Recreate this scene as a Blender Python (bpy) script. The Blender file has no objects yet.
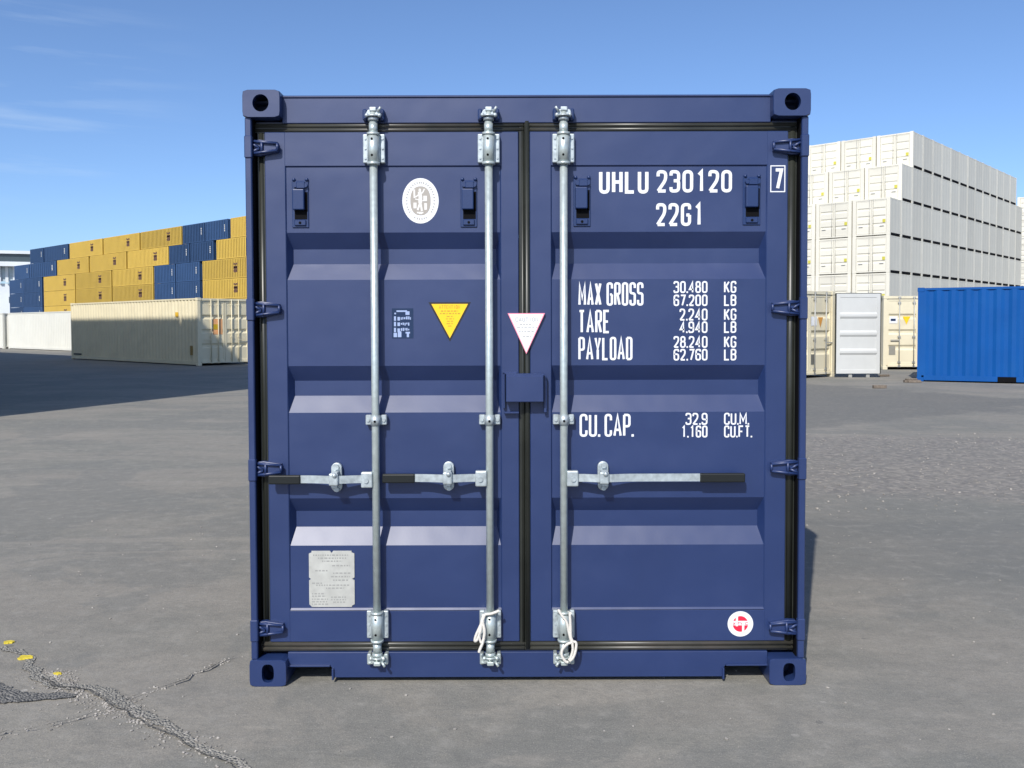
import bpy, bmesh, math, random
from mathutils import Vector, Matrix, noise as mnoise
R = math.radians
random.seed(7)
SC = bpy.context.scene
COL = SC.collection

# ------------------------------------------------------------------ camera, world, sun
EYE, PITCH, F_PX, CX, CY, ROLL = 1.578, 0.0342, 907.0, 512.0, 356.55, 0.00269
cam_d = bpy.data.cameras.new('camera'); cam = bpy.data.objects.new('camera', cam_d); COL.objects.link(cam)
cam_d.sensor_width = 36; cam_d.lens = F_PX*36/1024; cam_d.shift_y = (CY-384)/1024
cam_d.clip_start = .05; cam_d.clip_end = 9000
cam.matrix_world = Matrix.Translation((0, 0, EYE)) @ Matrix.Rotation(math.pi/2-PITCH, 4, 'X') @ Matrix.Rotation(-ROLL, 4, 'Z')
SC.camera = cam

SUN_EL = math.atan2(.906, math.hypot(.355, 1)); SUN_AZ = math.atan2(.355, 1)
w = bpy.data.worlds.new("World"); SC.world = w; w.use_nodes = True
nt = w.node_tree; bg = nt.nodes['Background']
sky = nt.nodes.new('ShaderNodeTexSky'); sky.sky_type = 'NISHITA'; sky.sun_disc = False
sky.sun_elevation = SUN_EL; sky.sun_rotation = math.pi+SUN_AZ
sky.altitude = 0; sky.air_density = .72; sky.dust_density = 1.0; sky.ozone_density = 6.0
# thin wisps of cloud low on the left side of the sky, laid out by direction
tc = nt.nodes.new('ShaderNodeTexCoord')
def wn(t, **k):
    n = nt.nodes.new(t)
    for a, b in k.items(): setattr(n, a, b)
    return n
mp = wn('ShaderNodeMapping'); mp.inputs['Scale'].default_value = (2.2, 2.2, 24)
nz = wn('ShaderNodeTexNoise'); nz.inputs['Scale'].default_value = 2.6; nz.inputs['Detail'].default_value = 6; nz.inputs['Roughness'].default_value = .55
rp = wn('ShaderNodeValToRGB'); rp.color_ramp.elements[0].position = .50; rp.color_ramp.elements[1].position = .78
sp = wn('ShaderNodeSeparateXYZ')
def wmap(src, a, b, c=0., d=1.):
    m = wn('ShaderNodeMapRange', interpolation_type='SMOOTHSTEP'); nt.links.new(src, m.inputs[0])
    for i, v in zip((1, 2, 3, 4), (a, b, c, d)): m.inputs[i].default_value = v
    return m.outputs[0]
def wmul(a, b):
    m = wn('ShaderNodeMath', operation='MULTIPLY')
    for i, v in enumerate((a, b)):
        if isinstance(v, (int, float)): m.inputs[i].default_value = v
        else: nt.links.new(v, m.inputs[i])
    return m.outputs[0]
nt.links.new(tc.outputs['Generated'], mp.inputs[0]); nt.links.new(mp.outputs[0], nz.inputs[0]); nt.links.new(nz.outputs[0], rp.inputs[0])
nt.links.new(tc.outputs['Generated'], sp.inputs[0])
msk = wmul(wmul(wmap(sp.outputs[0], -.28, -.46), wmap(sp.outputs[2], .10, .17)), wmap(sp.outputs[2], .34, .27))
cl = wmul(wmul(rp.outputs[0], msk), .24)
mx = wn('ShaderNodeMix', data_type='RGBA'); nt.links.new(cl, mx.inputs[0]); nt.links.new(sky.outputs[0], mx.inputs[6]); mx.inputs[7].default_value = (4.2, 5.0, 5.8, 1)
nt.links.new(mx.outputs[2], bg.inputs['Color']); bg.inputs['Strength'].default_value = .15

sl = bpy.data.lights.new('sun', 'SUN'); sl.energy = 4.2; sl.angle = R(.53); sl.color = (1, .955, .89)
so = bpy.data.objects.new('sun', sl); COL.objects.link(so)
so.rotation_euler = Vector((.355, 1, -.906)).to_track_quat('-Z', 'Y').to_euler(); so.location = (-30, -60, 60)
SC.view_settings.view_transform = 'Standard'; SC.view_settings.look = 'None'
SC.view_settings.exposure = .24; SC.view_settings.gamma = 1

# ------------------------------------------------------------------ helpers
def tag(o, label=None, cat=None, group=None, kind=None):
    if label: o['label'] = label
    if cat: o['category'] = cat
    if group: o['group'] = group
    if kind: o['kind'] = kind
    return o
def empty(name, loc, rz=0, **k):
    o = bpy.data.objects.new(name, None); COL.objects.link(o); o.location = loc; o.rotation_euler = (0, 0, rz)
    o.empty_display_size = .3
    return tag(o, **k)
class MB:
    """collects simple shapes and links them as ONE mesh object"""
    def __init__(s): s.bm = bmesh.new()
    def box(s, x0, x1, y0, y1, z0, z1, bev=0, rot=None, seg=1):
        b = bmesh.new()
        M = Matrix.Translation(((x0+x1)/2, (y0+y1)/2, (z0+z1)/2)) @ Matrix.Diagonal((x1-x0, y1-y0, z1-z0, 1))
        bmesh.ops.create_cube(b, size=1, matrix=M)
        if bev: bmesh.ops.bevel(b, geom=b.edges[:], offset=bev, segments=seg, affect='EDGES', profile=.5)
        s.merge(b, rot); return s
    def merge(s, b, M=None):
        if M is not None: bmesh.ops.transform(b, matrix=M, verts=b.verts)
        me = bpy.data.meshes.new('t'); b.to_mesh(me); b.free(); s.bm.from_mesh(me); bpy.data.meshes.remove(me)
    def cyl(s, a, b, r, n=16, r2=None, cap=True):
        a, b = Vector(a), Vector(b); d = b-a
        M = Matrix.Translation((a+b)/2) @ d.to_track_quat('Z', 'Y').to_matrix().to_4x4()
        t = bmesh.new(); bmesh.ops.create_cone(t, cap_ends=cap, segments=n, radius1=r, radius2=r if r2 is None else r2, depth=d.length, matrix=M)
        for f in t.faces: f.smooth = len(f.verts) == 4
        s.merge(t); return s
    def sphere(s, c, r, sc=(1, 1, 1), n=12):
        t = bmesh.new(); bmesh.ops.create_uvsphere(t, u_segments=n, v_segments=n//2+2, radius=r, matrix=Matrix.Translation(c) @ Matrix.Diagonal((*sc, 1)))
        for f in t.faces: f.smooth = True
        s.merge(t); return s
    def prism(s, pts, y0, y1, M=None, bev=0):
        """outline in x,z pushed from y0 to y1"""
        t = bmesh.new(); a = [t.verts.new((x, y0, z)) for x, z in pts]; b = [t.verts.new((x, y1, z)) for x, z in pts]
        t.faces.new(a); t.faces.new(b[::-1]); n = len(pts)
        for i in range(n): t.faces.new((a[i], b[i], b[(i+1) % n], a[(i+1) % n]))
        bmesh.ops.recalc_face_normals(t, faces=t.faces)
        if bev:
            e = [e for e in t.edges if abs(e.verts[0].co.y-y0) < 1e-6 and abs(e.verts[1].co.y-y0) < 1e-6]
            bmesh.ops.bevel(t, geom=e, offset=bev, segments=2, affect='EDGES', profile=.5)
        s.merge(t, M); return s
    def tube(s, pts, r, n=8):
        pts = [Vector(p) for p in pts]; rings = []
        for i, p in enumerate(pts):
            d = (pts[min(i+1, len(pts)-1)]-pts[max(i-1, 0)]).normalized()
            u = d.cross(Vector((0, 1, 0.13))).normalized(); v = d.cross(u)
            rings.append([s.bm.verts.new(p+(u*math.cos(k*2*math.pi/n)+v*math.sin(k*2*math.pi/n))*r) for k in range(n)])
        for a, b in zip(rings, rings[1:]):
            for k in range(n):
                f = s.bm.faces.new((a[k], b[k], b[(k+1) % n], a[(k+1) % n])); f.smooth = True
        s.bm.faces.new(rings[0]); s.bm.faces.new(rings[-1][::-1]); return s
    def quad(s, *p):
        s.bm.faces.new([s.bm.verts.new(q) for q in p]); return s
    def build(s, name, mat, parent=None, recalc=True):
        if recalc: bmesh.ops.recalc_face_normals(s.bm, faces=s.bm.faces)
        me = bpy.data.meshes.new(name); s.bm.to_mesh(me); s.bm.free(); me.materials.append(mat)
        o = bpy.data.objects.new(name, me); COL.objects.link(o)
        if parent: o.parent = parent
        return o
def children(o): return list(KIDS.get(o.name, ())) or [c for c in o.children]
KIDS = {}
def copy_tree(o, parent=None):
    c = o.copy(); COL.objects.link(c)
    if parent: c.parent = parent
    for ch in list(o.children): copy_tree(ch, c)
    return c

# ------------------------------------------------------------------ materials
def mat(name, col, rough=.5, metal=0, var=.06, vscale=3., bump=.0, bscale=200., coat=0, spec=.5, dirt=None, dscale=1.3, ovar=0, wave=0):
    m = bpy.data.materials.new(name); m.use_nodes = True; t = m.node_tree; b = t.nodes['Principled BSDF']
    b.inputs['Roughness'].default_value = rough; b.inputs['Metallic'].default_value = metal
    b.inputs['Specular IOR Level'].default_value = spec
    if coat: b.inputs['Coat Weight'].default_value = coat; b.inputs['Coat Roughness'].default_value = .42
    g = t.nodes.new('ShaderNodeTexCoord'); n = t.nodes.new('ShaderNodeTexNoise'); n.inputs['Scale'].default_value = vscale; n.inputs['Detail'].default_value = 5
    t.links.new(g.outputs['Object'], n.inputs[0])
    mr = t.nodes.new('ShaderNodeMapRange'); t.links.new(n.outputs[0], mr.inputs[0])
    mr.inputs[1].default_value = .3; mr.inputs[2].default_value = .7; mr.inputs[3].default_value = 1-var; mr.inputs[4].default_value = 1+var
    mu = t.nodes.new('ShaderNodeVectorMath'); mu.operation = 'SCALE'; mu.inputs[0].default_value = col[:3]; t.links.new(mr.outputs[0], mu.inputs['Scale'])
    out = mu.outputs[0]
    if ovar:
        oi = t.nodes.new('ShaderNodeObjectInfo'); ro = t.nodes.new('ShaderNodeMapRange'); t.links.new(oi.outputs['Random'], ro.inputs[0]); ro.inputs[3].default_value = 1-ovar; ro.inputs[4].default_value = 1+ovar*.6
        mo = t.nodes.new('ShaderNodeVectorMath'); mo.operation = 'SCALE'; t.links.new(out, mo.inputs[0]); t.links.new(ro.outputs[0], mo.inputs['Scale']); out = mo.outputs[0]
    if dirt:
        n2 = t.nodes.new('ShaderNodeTexNoise'); n2.inputs['Scale'].default_value = dscale; n2.inputs['Detail'].default_value = 8; n2.inputs['Roughness'].default_value = .7
        t.links.new(g.outputs['Object'], n2.inputs[0])
        r2 = t.nodes.new('ShaderNodeMapRange'); t.links.new(n2.outputs[0], r2.inputs[0]); r2.inputs[1].default_value = .5; r2.inputs[2].default_value = .75; r2.inputs[3].default_value = 0; r2.inputs[4].default_value = dirt[3]
        x = t.nodes.new('ShaderNodeMix'); x.data_type = 'RGBA'; t.links.new(r2.outputs[0], x.inputs[0]); t.links.new(out, x.inputs[6]); x.inputs[7].default_value = (*dirt[:3], 1)
        out = x.outputs[2]
    t.links.new(out, b.inputs['Base Color'])
    r3 = t.nodes.new('ShaderNodeMapRange'); t.links.new(n.outputs[0], r3.inputs[0]); r3.inputs[1].default_value = .3; r3.inputs[2].default_value = .7
    r3.inputs[3].default_value = max(.05, rough-.03); r3.inputs[4].default_value = min(1, rough+.03); t.links.new(r3.outputs[0], b.inputs['Roughness'])
    if bump:
        n3 = t.nodes.new('ShaderNodeTexNoise'); n3.inputs['Scale'].default_value = bscale; n3.inputs['Detail'].default_value = 2; t.links.new(g.outputs['Object'], n3.inputs[0])
        bp = t.nodes.new('ShaderNodeBump'); bp.inputs['Strength'].default_value = bump; bp.inputs['Distance'].default_value = .002
        t.links.new(n3.outputs[0], bp.inputs['Height']); t.links.new(bp.outputs[0], b.inputs['Normal'])
        if wave:
            n4 = t.nodes.new('ShaderNodeTexNoise'); n4.inputs['Scale'].default_value = 3.2; n4.inputs['Detail'].default_value = 2; t.links.new(g.outputs['Object'], n4.inputs[0])
            b2 = t.nodes.new('ShaderNodeBump'); b2.inputs['Strength'].default_value = 1; b2.inputs['Distance'].default_value = wave
            t.links.new(n4.outputs[0], b2.inputs['Height']); t.links.new(b2.outputs[0], bp.inputs['Normal'])
    return m
NAVY = mat('navy_paint', (.0105, .027, .101), .45, var=.06, vscale=2.6, bump=.06, bscale=90, spec=.42, coat=.5, dirt=(.07, .09, .17, .12), wave=.010)
NAVY_D = mat('navy_vent_paint', (.010, .028, .10), .4)
DARK = mat('shadow_gap_steel', (.004, .004, .005), .8, spec=.1)  # near-black colour standing in for the shade inside recesses, gaps and slots
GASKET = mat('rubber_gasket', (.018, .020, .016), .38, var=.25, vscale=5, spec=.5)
GASKET_H = mat('sheen_rubber_gasket', (.040, .040, .033), .34, var=.25, vscale=5, spec=.5, dirt=(.12, .095, .08, .5), dscale=2)  # same rubber, paler and browner: sheen of the horizontal seals put into colour
ZINC = mat('galvanised_steel', (.50, .56, .54), .36, metal=.5, var=.10, vscale=40, bump=.2, bscale=60)
ZINC_B = mat('bright_zinc_plate', (.44, .49, .50), .45, metal=.5, var=.2, vscale=40)
BLACK = mat('black_grip', (.010, .012, .012), .5, spec=.3)
WHITE_V = mat('white_vinyl', (.70, .71, .72), .5, var=.02)
YEL_V = mat('yellow_vinyl', (.86, .52, .01), .45, var=.03)
BLK_V = mat('black_vinyl', (.012, .012, .012), .5)
RED_V = mat('red_vinyl', (.68, .015, .05), .45)
GREY_V = mat('grey_print', (.33, .32, .30), .5)
PINK_V = mat('pink_print', (.80, .25, .35), .5)
LBLUE_V = mat('pale_print', (.30, .38, .58), .5)
DBLUE_V = mat('dark_blue_film', (.008, .026, .075), .5, spec=.3)
PLATE = mat('aluminium_plate', (.50, .50, .46), .45, metal=.3, var=.1, vscale=25)
PLATE_INK = mat('plate_ink', (.30, .30, .28), .5)
ROPE = mat('white_cord', (.60, .57, .51), .9, var=.15, vscale=200)
BEIGE = mat('cream_paint', (.72, .65, .455), .5, var=.05, vscale=1.5, dirt=(.4, .33, .24, .25))
BEIGE_R = mat('beige_paint', (.66, .60, .43), .5, var=.05, vscale=1.5, dirt=(.4, .33, .24, .25))
WHITE_P = mat('white_paint', (.64, .64, .58), .5, var=.03, vscale=1, dirt=(.5, .47, .38, .15))
WHITE_Q = mat('far_white_paint', (.67, .645, .55), .55, ovar=.10, var=.05, vscale=.6, dirt=(.5, .48, .40, .25))
LEAF_W = mat('pale_grey_door_paint', (.52, .53, .51), .5, var=.03)
YELLOW = mat('yellow_paint', (.53, .355, .066), .6, ovar=.16, spec=.3, var=.06, vscale=.4, dirt=(.45, .27, .08, .2))
FBLUE = mat('far_blue_paint', (.030, .070, .16), .6, ovar=.2, spec=.3, var=.06, vscale=.4)
CYAN = mat('bright_blue_paint', (.0012, .068, .265), .55, spec=.2, var=.06, vscale=1.5, dirt=(.01, .09, .26, .3))
BROWN = mat('brown_logo', (.11, .055, .03), .6)
RODG = mat('dull_rod', (.38, .38, .35), .5, metal=.3)
WOOD = mat('weathered_wood', (.16, .13, .10), .85, var=.3, vscale=20)
YPAINT = mat('yellow_ground_paint', (.62, .49, .04), .8, var=.25, vscale=40)
STONE = mat('crushed_stone', (.30, .28, .25), .9, var=.4, vscale=15)

def ground_mat():
    m = bpy.data.materials.new('worn_asphalt'); m.use_nodes = True; t = m.node_tree; b = t.nodes['Principled BSDF']
    L = t.links.new
    g = t.nodes.new('ShaderNodeNewGeometry').outputs['Position']
    def N(scale, det=6, rough=.6, vec=g, dist=0):
        n = t.nodes.new('ShaderNodeTexNoise'); n.inputs['Scale'].default_value = scale; n.inputs['Detail'].default_value = det; n.inputs['Roughness'].default_value = rough
        n.inputs['Distortion'].default_value = dist; L(vec, n.inputs[0]); return n.outputs[0]
    def MR(s, a, b_, c=0, d=1):
        n = t.nodes.new('ShaderNodeMapRange'); L(s, n.inputs[0])
        for i, v in zip((1, 2, 3, 4), (a, b_, c, d)): n.inputs[i].default_value = v
        return n.outputs[0]
    def MA(op, a, c=None):
        n = t.nodes.new('ShaderNodeMath'); n.operation = op
        for i, v in enumerate((a, c)):
            if v is None: continue
            if isinstance(v, (int, float)): n.inputs[i].default_value = v
            else: L(v, n.inputs[i])
        return n.outputs[0]
    def MIX(f, a, c):
        n = t.nodes.new('ShaderNodeMix'); n.data_type = 'RGBA'
        for i, v in ((0, f), (6, a), (7, c)):
            if isinstance(v, (int, float)): n.inputs[i].default_value = v
            elif isinstance(v, tuple): n.inputs[i].default_value = (*v, 1)
            else: L(v, n.inputs[i])
        return n.outputs[2]
    mpn = t.nodes.new('ShaderNodeMapping'); mpn.inputs['Scale'].default_value = (.55, 1.3, 1); mpn.inputs['Rotation'].default_value = (0, 0, .25); L(g, mpn.inputs[0]); st = mpn.outputs[0]
    big = N(.55, 7, .6, st, .4); mid = N(2.3, 8, .68, st); fine = N(38, 5, .75); spk = N(160, 3, .7)
    c = MIX(MR(big, .40, .58), (.196, .192, .165), (.245, .227, .192))
    c = MIX(MR(mid, .50, .70, 0, .5), c, (.31, .288, .243))
    c = MIX(MR(mid, .46, .30, 0, .35), c, (.120, .124, .114))
    worn = MR(N(.42, 7, .62, g, .6), .505, .535); c = MIX(MA('MULTIPLY', worn, .55), c, (.165, .166, .150))
    dusty = MR(N(.8, 8, .7, st, .8), .56, .60); c = MIX(MA('MULTIPLY', dusty, .45), c, (.30, .275, .23))
    wob = MA('MULTIPLY', MA('SUBTRACT', N(.7, 6, .65), .5), 2.6)
    def patch(cx, cy, rx, ry, soft, ang=0):
        q = t.nodes.new('ShaderNodeMapping'); q.vector_type = 'TEXTURE'; q.inputs['Location'].default_value = (cx, cy, 0); q.inputs['Rotation'].default_value = (0, 0, ang); q.inputs['Scale'].default_value = (rx, ry, 1)
        L(g, q.inputs[0]); v = t.nodes.new('ShaderNodeSeparateXYZ'); L(q.outputs[0], v.inputs[0])
        d = MA('MAXIMUM', MA('ABSOLUTE', v.outputs[0]), MA('ABSOLUTE', v.outputs[1]))
        d = MA('ADD', d, MA('MULTIPLY', wob, .34))
        return MR(d, 1, 1-soft)
    dark = patch(5.6, 19.5, 4.6, 4.6, .12, .5)
    grav = patch(7.6, 10.2, 5.3, 2.5, .18, -.10)
    dark2 = patch(4.2, 6.3, 3.2, 1.0, .25, -.06)
    c = MIX(MA('MULTIPLY', dark, .75), c, (.130, .130, .120))
    c = MIX(MA('MULTIPLY', dark2, .6), c, (.150, .152, .140))
    vo = t.nodes.new('ShaderNodeTexVoronoi'); vo.inputs['Scale'].default_value = 21; vo.inputs['Randomness'].default_value = 1; L(g, vo.inputs[0])
    vc = t.nodes.new('ShaderNodeSeparateColor'); L(vo.outputs['Color'], vc.inputs[0])
    stones = MIX(MR(vc.outputs[0], 0, 1), (.14, .13, .115), (.36, .325, .275))
    stones = MIX(MR(vo.outputs['Distance'], .35, .75, 0, .8), stones, (.17, .16, .15))
    gm = MA('MULTIPLY', grav, MR(N(3.2, 5), .32, .6, .45, 1))
    c = MIX(gm, c, stones)
    # stray chips and pits scattered over everything
    v2 = t.nodes.new('ShaderNodeTexVoronoi'); v2.inputs['Scale'].default_value = 9; L(g, v2.inputs[0])
    v2c = t.nodes.new('ShaderNodeSeparateColor'); L(v2.outputs['Color'], v2c.inputs[0])
    chip = MA('MULTIPLY', MA('LESS_THAN', v2.outputs['Distance'], MR(v2c.outputs[1], 0, 1, .03, .16)), MA('GREATER_THAN', v2c.outputs[0], .62))
    chip = MA('MULTIPLY', chip, MR(mid, .45, .6))
    c = MIX(MA('MULTIPLY', chip, .7), c, MIX(MA('GREATER_THAN', v2c.outputs[2], .45), (.09, .09, .085), (.45, .43, .38)))
    c = MIX(MR(fine, .38, .64, 0, .75), c, MIX(.5, c, (.13, .13, .125)))
    c = MIX(MR(spk, .54, .70, 0, .6), c, (.40, .375, .32)); c = MIX(MR(spk, .44, .30, 0, .6), c, (.09, .085, .075))
    L(c, b.inputs['Base Color']); b.inputs['Roughness'].default_value = .88; b.inputs['Specular IOR Level'].default_value = .35
    m2 = N(9, 6, .7)
    c2 = MIX(MR(m2, .52, .68, 0, .4), c, (.31, .295, .26)); c2 = MIX(MR(m2, .46, .30, 0, .3), c2, (.11, .11, .10)); L(c2, b.inputs['Base Color'])
    h = MA('ADD', MA('MULTIPLY', mid, .5), MA('MULTIPLY', fine, .22))
    h = MA('ADD', h, MA('MULTIPLY', spk, .06))
    h = MA('ADD', h, MA('MULTIPLY', MA('MULTIPLY', MA('SUBTRACT', 1, vo.outputs['Distance']), gm), .25))
    bp = t.nodes.new('ShaderNodeBump'); bp.inputs['Strength'].default_value = .55; bp.inputs['Distance'].default_value = .03
    L(h, bp.inputs['Height']); L(bp.outputs[0], b.inputs['Normal'])
    return m

# ------------------------------------------------------------------ ground
G = 3500
gb = MB(); gb.quad((-G, -G, 0), (G, -G, 0), (G, G, 0), (-G, G, 0))
GM = ground_mat()
tag(gb.build('ground', GM), kind='structure')

def ray(px, py):
    """direction of a measured image point (used only as a tape measure)"""
    a, b = px-CX, CY-py
    a, b = a*math.cos(-ROLL)-b*math.sin(-ROLL), a*math.sin(-ROLL)+b*math.cos(-ROLL)
    return Vector((a, F_PX*math.cos(PITCH)+b*math.sin(PITCH), b*math.cos(PITCH)-F_PX*math.sin(PITCH)))
def on_plane(px, py, Y): d = ray(px, py); return Vector((0, 0, EYE))+d*(Y/d.y)
def on_ground(px, py): d = ray(px, py); return Vector((0, 0, EYE))+d*(-EYE/d.z)

# ------------------------------------------------------------------ stroke lettering
GL = {
'U': [([(0,1),(0,0),(1,0),(1,1)],1,0)], 'H': [([(0,0),(0,1)],0,0),([(1,0),(1,1)],0,0),([(0,.5),(1,.5)],0,0)], 'L': [([(0,1),(0,0),(1,0)],0,0)],
'2': [([(0,.76),(0,1),(1,1),(1,.58),(0,.0)],1,0),([(0,0),(1,0)],0,0)], '3': [([(0,.8),(0,1),(1,1),(1,.53),(.35,.53)],1,0),([(.35,.53),(1,.53),(1,0),(0,0),(0,.2)],1,0)],
'0': [([(0,0),(1,0),(1,1),(0,1)],1,1)], 'O': [([(0,0),(1,0),(1,1),(0,1)],1,1)], '1': [([(.6,0),(.6,1),(.25,.84)],0,0)],
'G': [([(1,.76),(1,1),(0,1),(0,0),(1,0),(1,.48)],1,0),([(1,.48),(.55,.48)],0,0)], 'M': [([(0,0),(0,1),(.5,.3),(1,1),(1,0)],0,0)],
'A': [([(0,0),(.5,1),(1,0)],0,0),([(.2,.28),(.8,.28)],0,0)], 'X': [([(0,0),(1,1)],0,0),([(0,1),(1,0)],0,0)],
'R': [([(0,0),(0,1)],0,0),([(0,1),(1,1),(1,.5),(0,.5)],1,0),([(.5,.5),(1,0)],0,0)], 'P': [([(0,0),(0,1)],0,0),([(0,1),(1,1),(1,.45),(0,.45)],1,0)],
'S': [([(1,.78),(1,1),(0,1),(0,.53),(1,.53),(1,0),(0,0),(0,.22)],1,0)], 'T': [([(0,1),(1,1)],0,0),([(.5,1),(.5,0)],0,0)],
'E': [([(1,1),(0,1),(0,0),(1,0)],0,0),([(0,.5),(.8,.5)],0,0)], 'F': [([(1,1),(0,1),(0,0)],0,0),([(0,.5),(.8,.5)],0,0)],
'4': [([(.75,0),(.75,1),(0,.28),(1,.28)],0,0)], '6': [([(1,.8),(1,1),(0,1),(0,0),(1,0),(1,.56),(0,.56)],1,0)],
'8': [([(.06,1),(.94,1),(.94,.54),(.06,.54)],1,1),([(0,.54),(1,.54),(1,0),(0,0)],1,1)], '9': [([(0,.2),(0,0),(1,0),(1,1),(0,1),(0,.44),(1,.44)],1,0)],
'7': [([(0,1),(1,1),(.35,0)],0,0)], 'K': [([(0,0),(0,1)],0,0),([(1,1),(0,.4)],0,0),([(.3,.58),(1,0)],0,0)],
'B': [([(0,0),(0,1)],0,0),([(0,1),(1,1),(1,.53),(0,.53)],1,0),([(0,.53),(1,.53),(1,0),(0,0)],1,0)],
'C': [([(1,.74),(1,1),(0,1),(0,0),(1,0),(1,.26)],1,0)], 'Y': [([(0,1),(.5,.45),(1,1)],0,0),([(.5,.45),(.5,0)],0,0)],
'D': [([(0,0),(0,1)],0,0),([(0,1),(1,1),(1,0),(0,0)],1,0)], 'N': [([(0,0),(0,1),(1,0),(1,1)],0,0)], 'I': [([(.5,0),(.5,1)],0,0)], 'h': [([(0,0),(0,1)],0,0),([(0,.6),(1,.6),(1,0)],1,0)], 'x': [([(0,0),(1,.6)],0,0),([(0,.6),(1,0)],0,0)], 'c': [([(1,.6),(0,.6),(0,0),(1,0)],1,0)]}
LAYER = [0]
def ribbon(mb, pts, wd, y, closed=False, rad=0):
    P = [Vector(p) for p in pts]
    if rad:
        Q = []; n = len(P); rng = range(n) if closed else range(1, n-1)
        if not closed: Q.append(P[0])
        for i in rng:
            a, b, c = P[i-1], P[i], P[(i+1) % n]; r = min(rad, (a-b).length*.49, (c-b).length*.49)
            s, e = b+(a-b).normalized()*r, b+(c-b).normalized()*r
            for k in range(6): u = k/5; Q.append(s*(1-u)**2+b*2*u*(1-u)+e*u*u)
        if not closed: Q.append(P[-1])
        P = [Q[0]]
        for q in Q[1:]:
            if (q-P[-1]).length > 1e-5: P.append(q)
        if closed and (P[0]-P[-1]).length < 1e-5: P.pop()
    n = len(P); LAYER[0] = (LAYER[0]+1) % 7; yy = y-LAYER[0]*.00012; L_, R_ = [], []
    for i in range(n):
        a = P[i-1] if (closed or i) else None; c = P[(i+1) % n] if (closed or i < n-1) else None
        d1 = (P[i]-a).normalized() if a is not None else None; d2 = (c-P[i]).normalized() if c is not None else None
        if d1 is None: d1 = d2
        if d2 is None: d2 = d1
        t = (d1+d2); t = t.normalized() if t.length > 1e-4 else d1
        nn = Vector((-t.y, t.x)); k = 1/max(.45, abs(nn.dot(Vector((-d1.y, d1.x)))))
        L_.append(mb.bm.verts.new((P[i].x+nn.x*wd/2*k, yy, P[i].y+nn.y*wd/2*k))); R_.append(mb.bm.verts.new((P[i].x-nn.x*wd/2*k, yy, P[i].y-nn.y*wd/2*k)))
    for i in range(n if closed else n-1):
        j = (i+1) % n; mb.bm.faces.new((L_[i], R_[i], R_[j], L_[j]))
def text(mb, s, x0, x1, z0, z1, y, st, gap=.30):
    """letters fitted between x0..x1 and z0..z1 on the plane y (facing -y)"""
    wts = [.22 if c == '.' else .35 if c == ' ' else 1.3 if c == 'M' else 1.12 if c in 'AX' else 1 for c in s]
    u = (x1-x0)/(sum(wts)+gap*(len(s)-1)); x = x0; h = z1-z0
    for c, wt in zip(s, wts):
        cw = wt*u
        if c == '.': ribbon(mb, [(x+cw/2-st*.5, z0+st*.55), (x+cw/2+st*.5, z0+st*.55)], st*1.05, y)
        elif c != ' ':
            ww = max(cw-st, cw*.25)
            for pts, rd, cl_ in GL[c]:
                ribbon(mb, [(x+st/2+px*ww, z0+st/2+pz*(h-st)) for px, pz in pts], st, y, cl_, ww*.5 if rd else 0)
        x += cw+u*gap
def flat(mb, pts, y):
    f = mb.bm.faces.new([mb.bm.verts.new((x, y, z)) for x, z in pts]); return f
def ell(cx, cz, rx, rz, n=40): return [(cx+rx*math.cos(k*2*math.pi/n), cz+rz*math.sin(k*2*math.pi/n)) for k in range(n)]

# ------------------------------------------------------------------ the navy container
D0, XC, H = 3.9188, .0657, 2.591
main = empty('shipping_container', (XC, D0, 0), label='navy blue twenty foot container with closed doors and white markings in the foreground', cat='shipping container')
FY = .055                                   # door face depth behind the casting fronts
def xf(px, y=FY, py=384): return on_plane(px, py, D0+y).x-XC
def zf(py, y=FY): return on_plane(527, py, D0+y).z
CW, CH = .162, .118
def casting(x, z, top, front=True):
    """front face with an oval aperture, other faces plain"""
    mb = MB(); n = 32; rc = .018
    cx, cz = 0., 0.; hw, hh = CW/2, CH/2
    def out(a):
        c, s = math.cos(a), math.sin(a); k = 1/((abs(c)/hw)**10+(abs(s)/hh)**10)**.1; return (k*c, k*s)
    y0, y1 = (0, .178) if front else (6.058-.178, 6.058)
    ox = -.002 if x < 0 else .002
    def hole(a):
        c, s = math.cos(a), math.sin(a)
        if top: return (ox+.035*c, .037*s+.002)
        k = 1/((abs(c)/.0265)**3+(abs(s)/.040)**3)**(1/3); return (k*c+(.006 if x > 0 else 0), k*s)
    A = [2*math.pi*k/n for k in range(n)]
    bm = mb.bm; V = lambda p, y: bm.verts.new((x+p[0], y, z+p[1]))
    fb = [V((out(a)[0]*.975, out(a)[1]*.975), y0) for a in A]; fo = [V(out(a), y0+.004) for a in A]; bo = [V(out(a), y1) for a in A]
    if front:
        hi = [V(hole(a), y0) for a in A]; hb = [V(hole(a), y0+.026) for a in A]; big = [V((hole(a)[0]*1.6, hole(a)[1]*1.35), y0+.027) for a in A]; bk = [V((hole(a)[0]*1.6, hole(a)[1]*1.35), y0+.15) for a in A]
    for k in range(n):
        j = (k+1) % n
        if front:
            bm.faces.new((fb[k], fb[j], hi[j], hi[k])); bm.faces.new((hi[k], hi[j], hb[j], hb[k])); bm.faces.new((hb[k], hb[j], big[j], big[k])); bm.faces.new((big[k], big[j], bk[j], bk[k]))
        f = bm.faces.new((fb[k], fo[k], fo[j], fb[j])); f = bm.faces.new((fo[k], bo[k], bo[j], fo[j])); f.smooth = False
    bm.faces.new(bo)
    if front: bm.faces.new(bk)
    else: bm.faces.new(fb[::-1])
    return mb.build('corner_casting', NAVY, main)
for sx in (-1, 1):
    for zz, tp in ((H-CH/2, True), (CH/2, False)):
        casting(sx*(1.219-CW/2), zz, tp); casting(sx*(1.219-CW/2), zz, tp, False)
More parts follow.
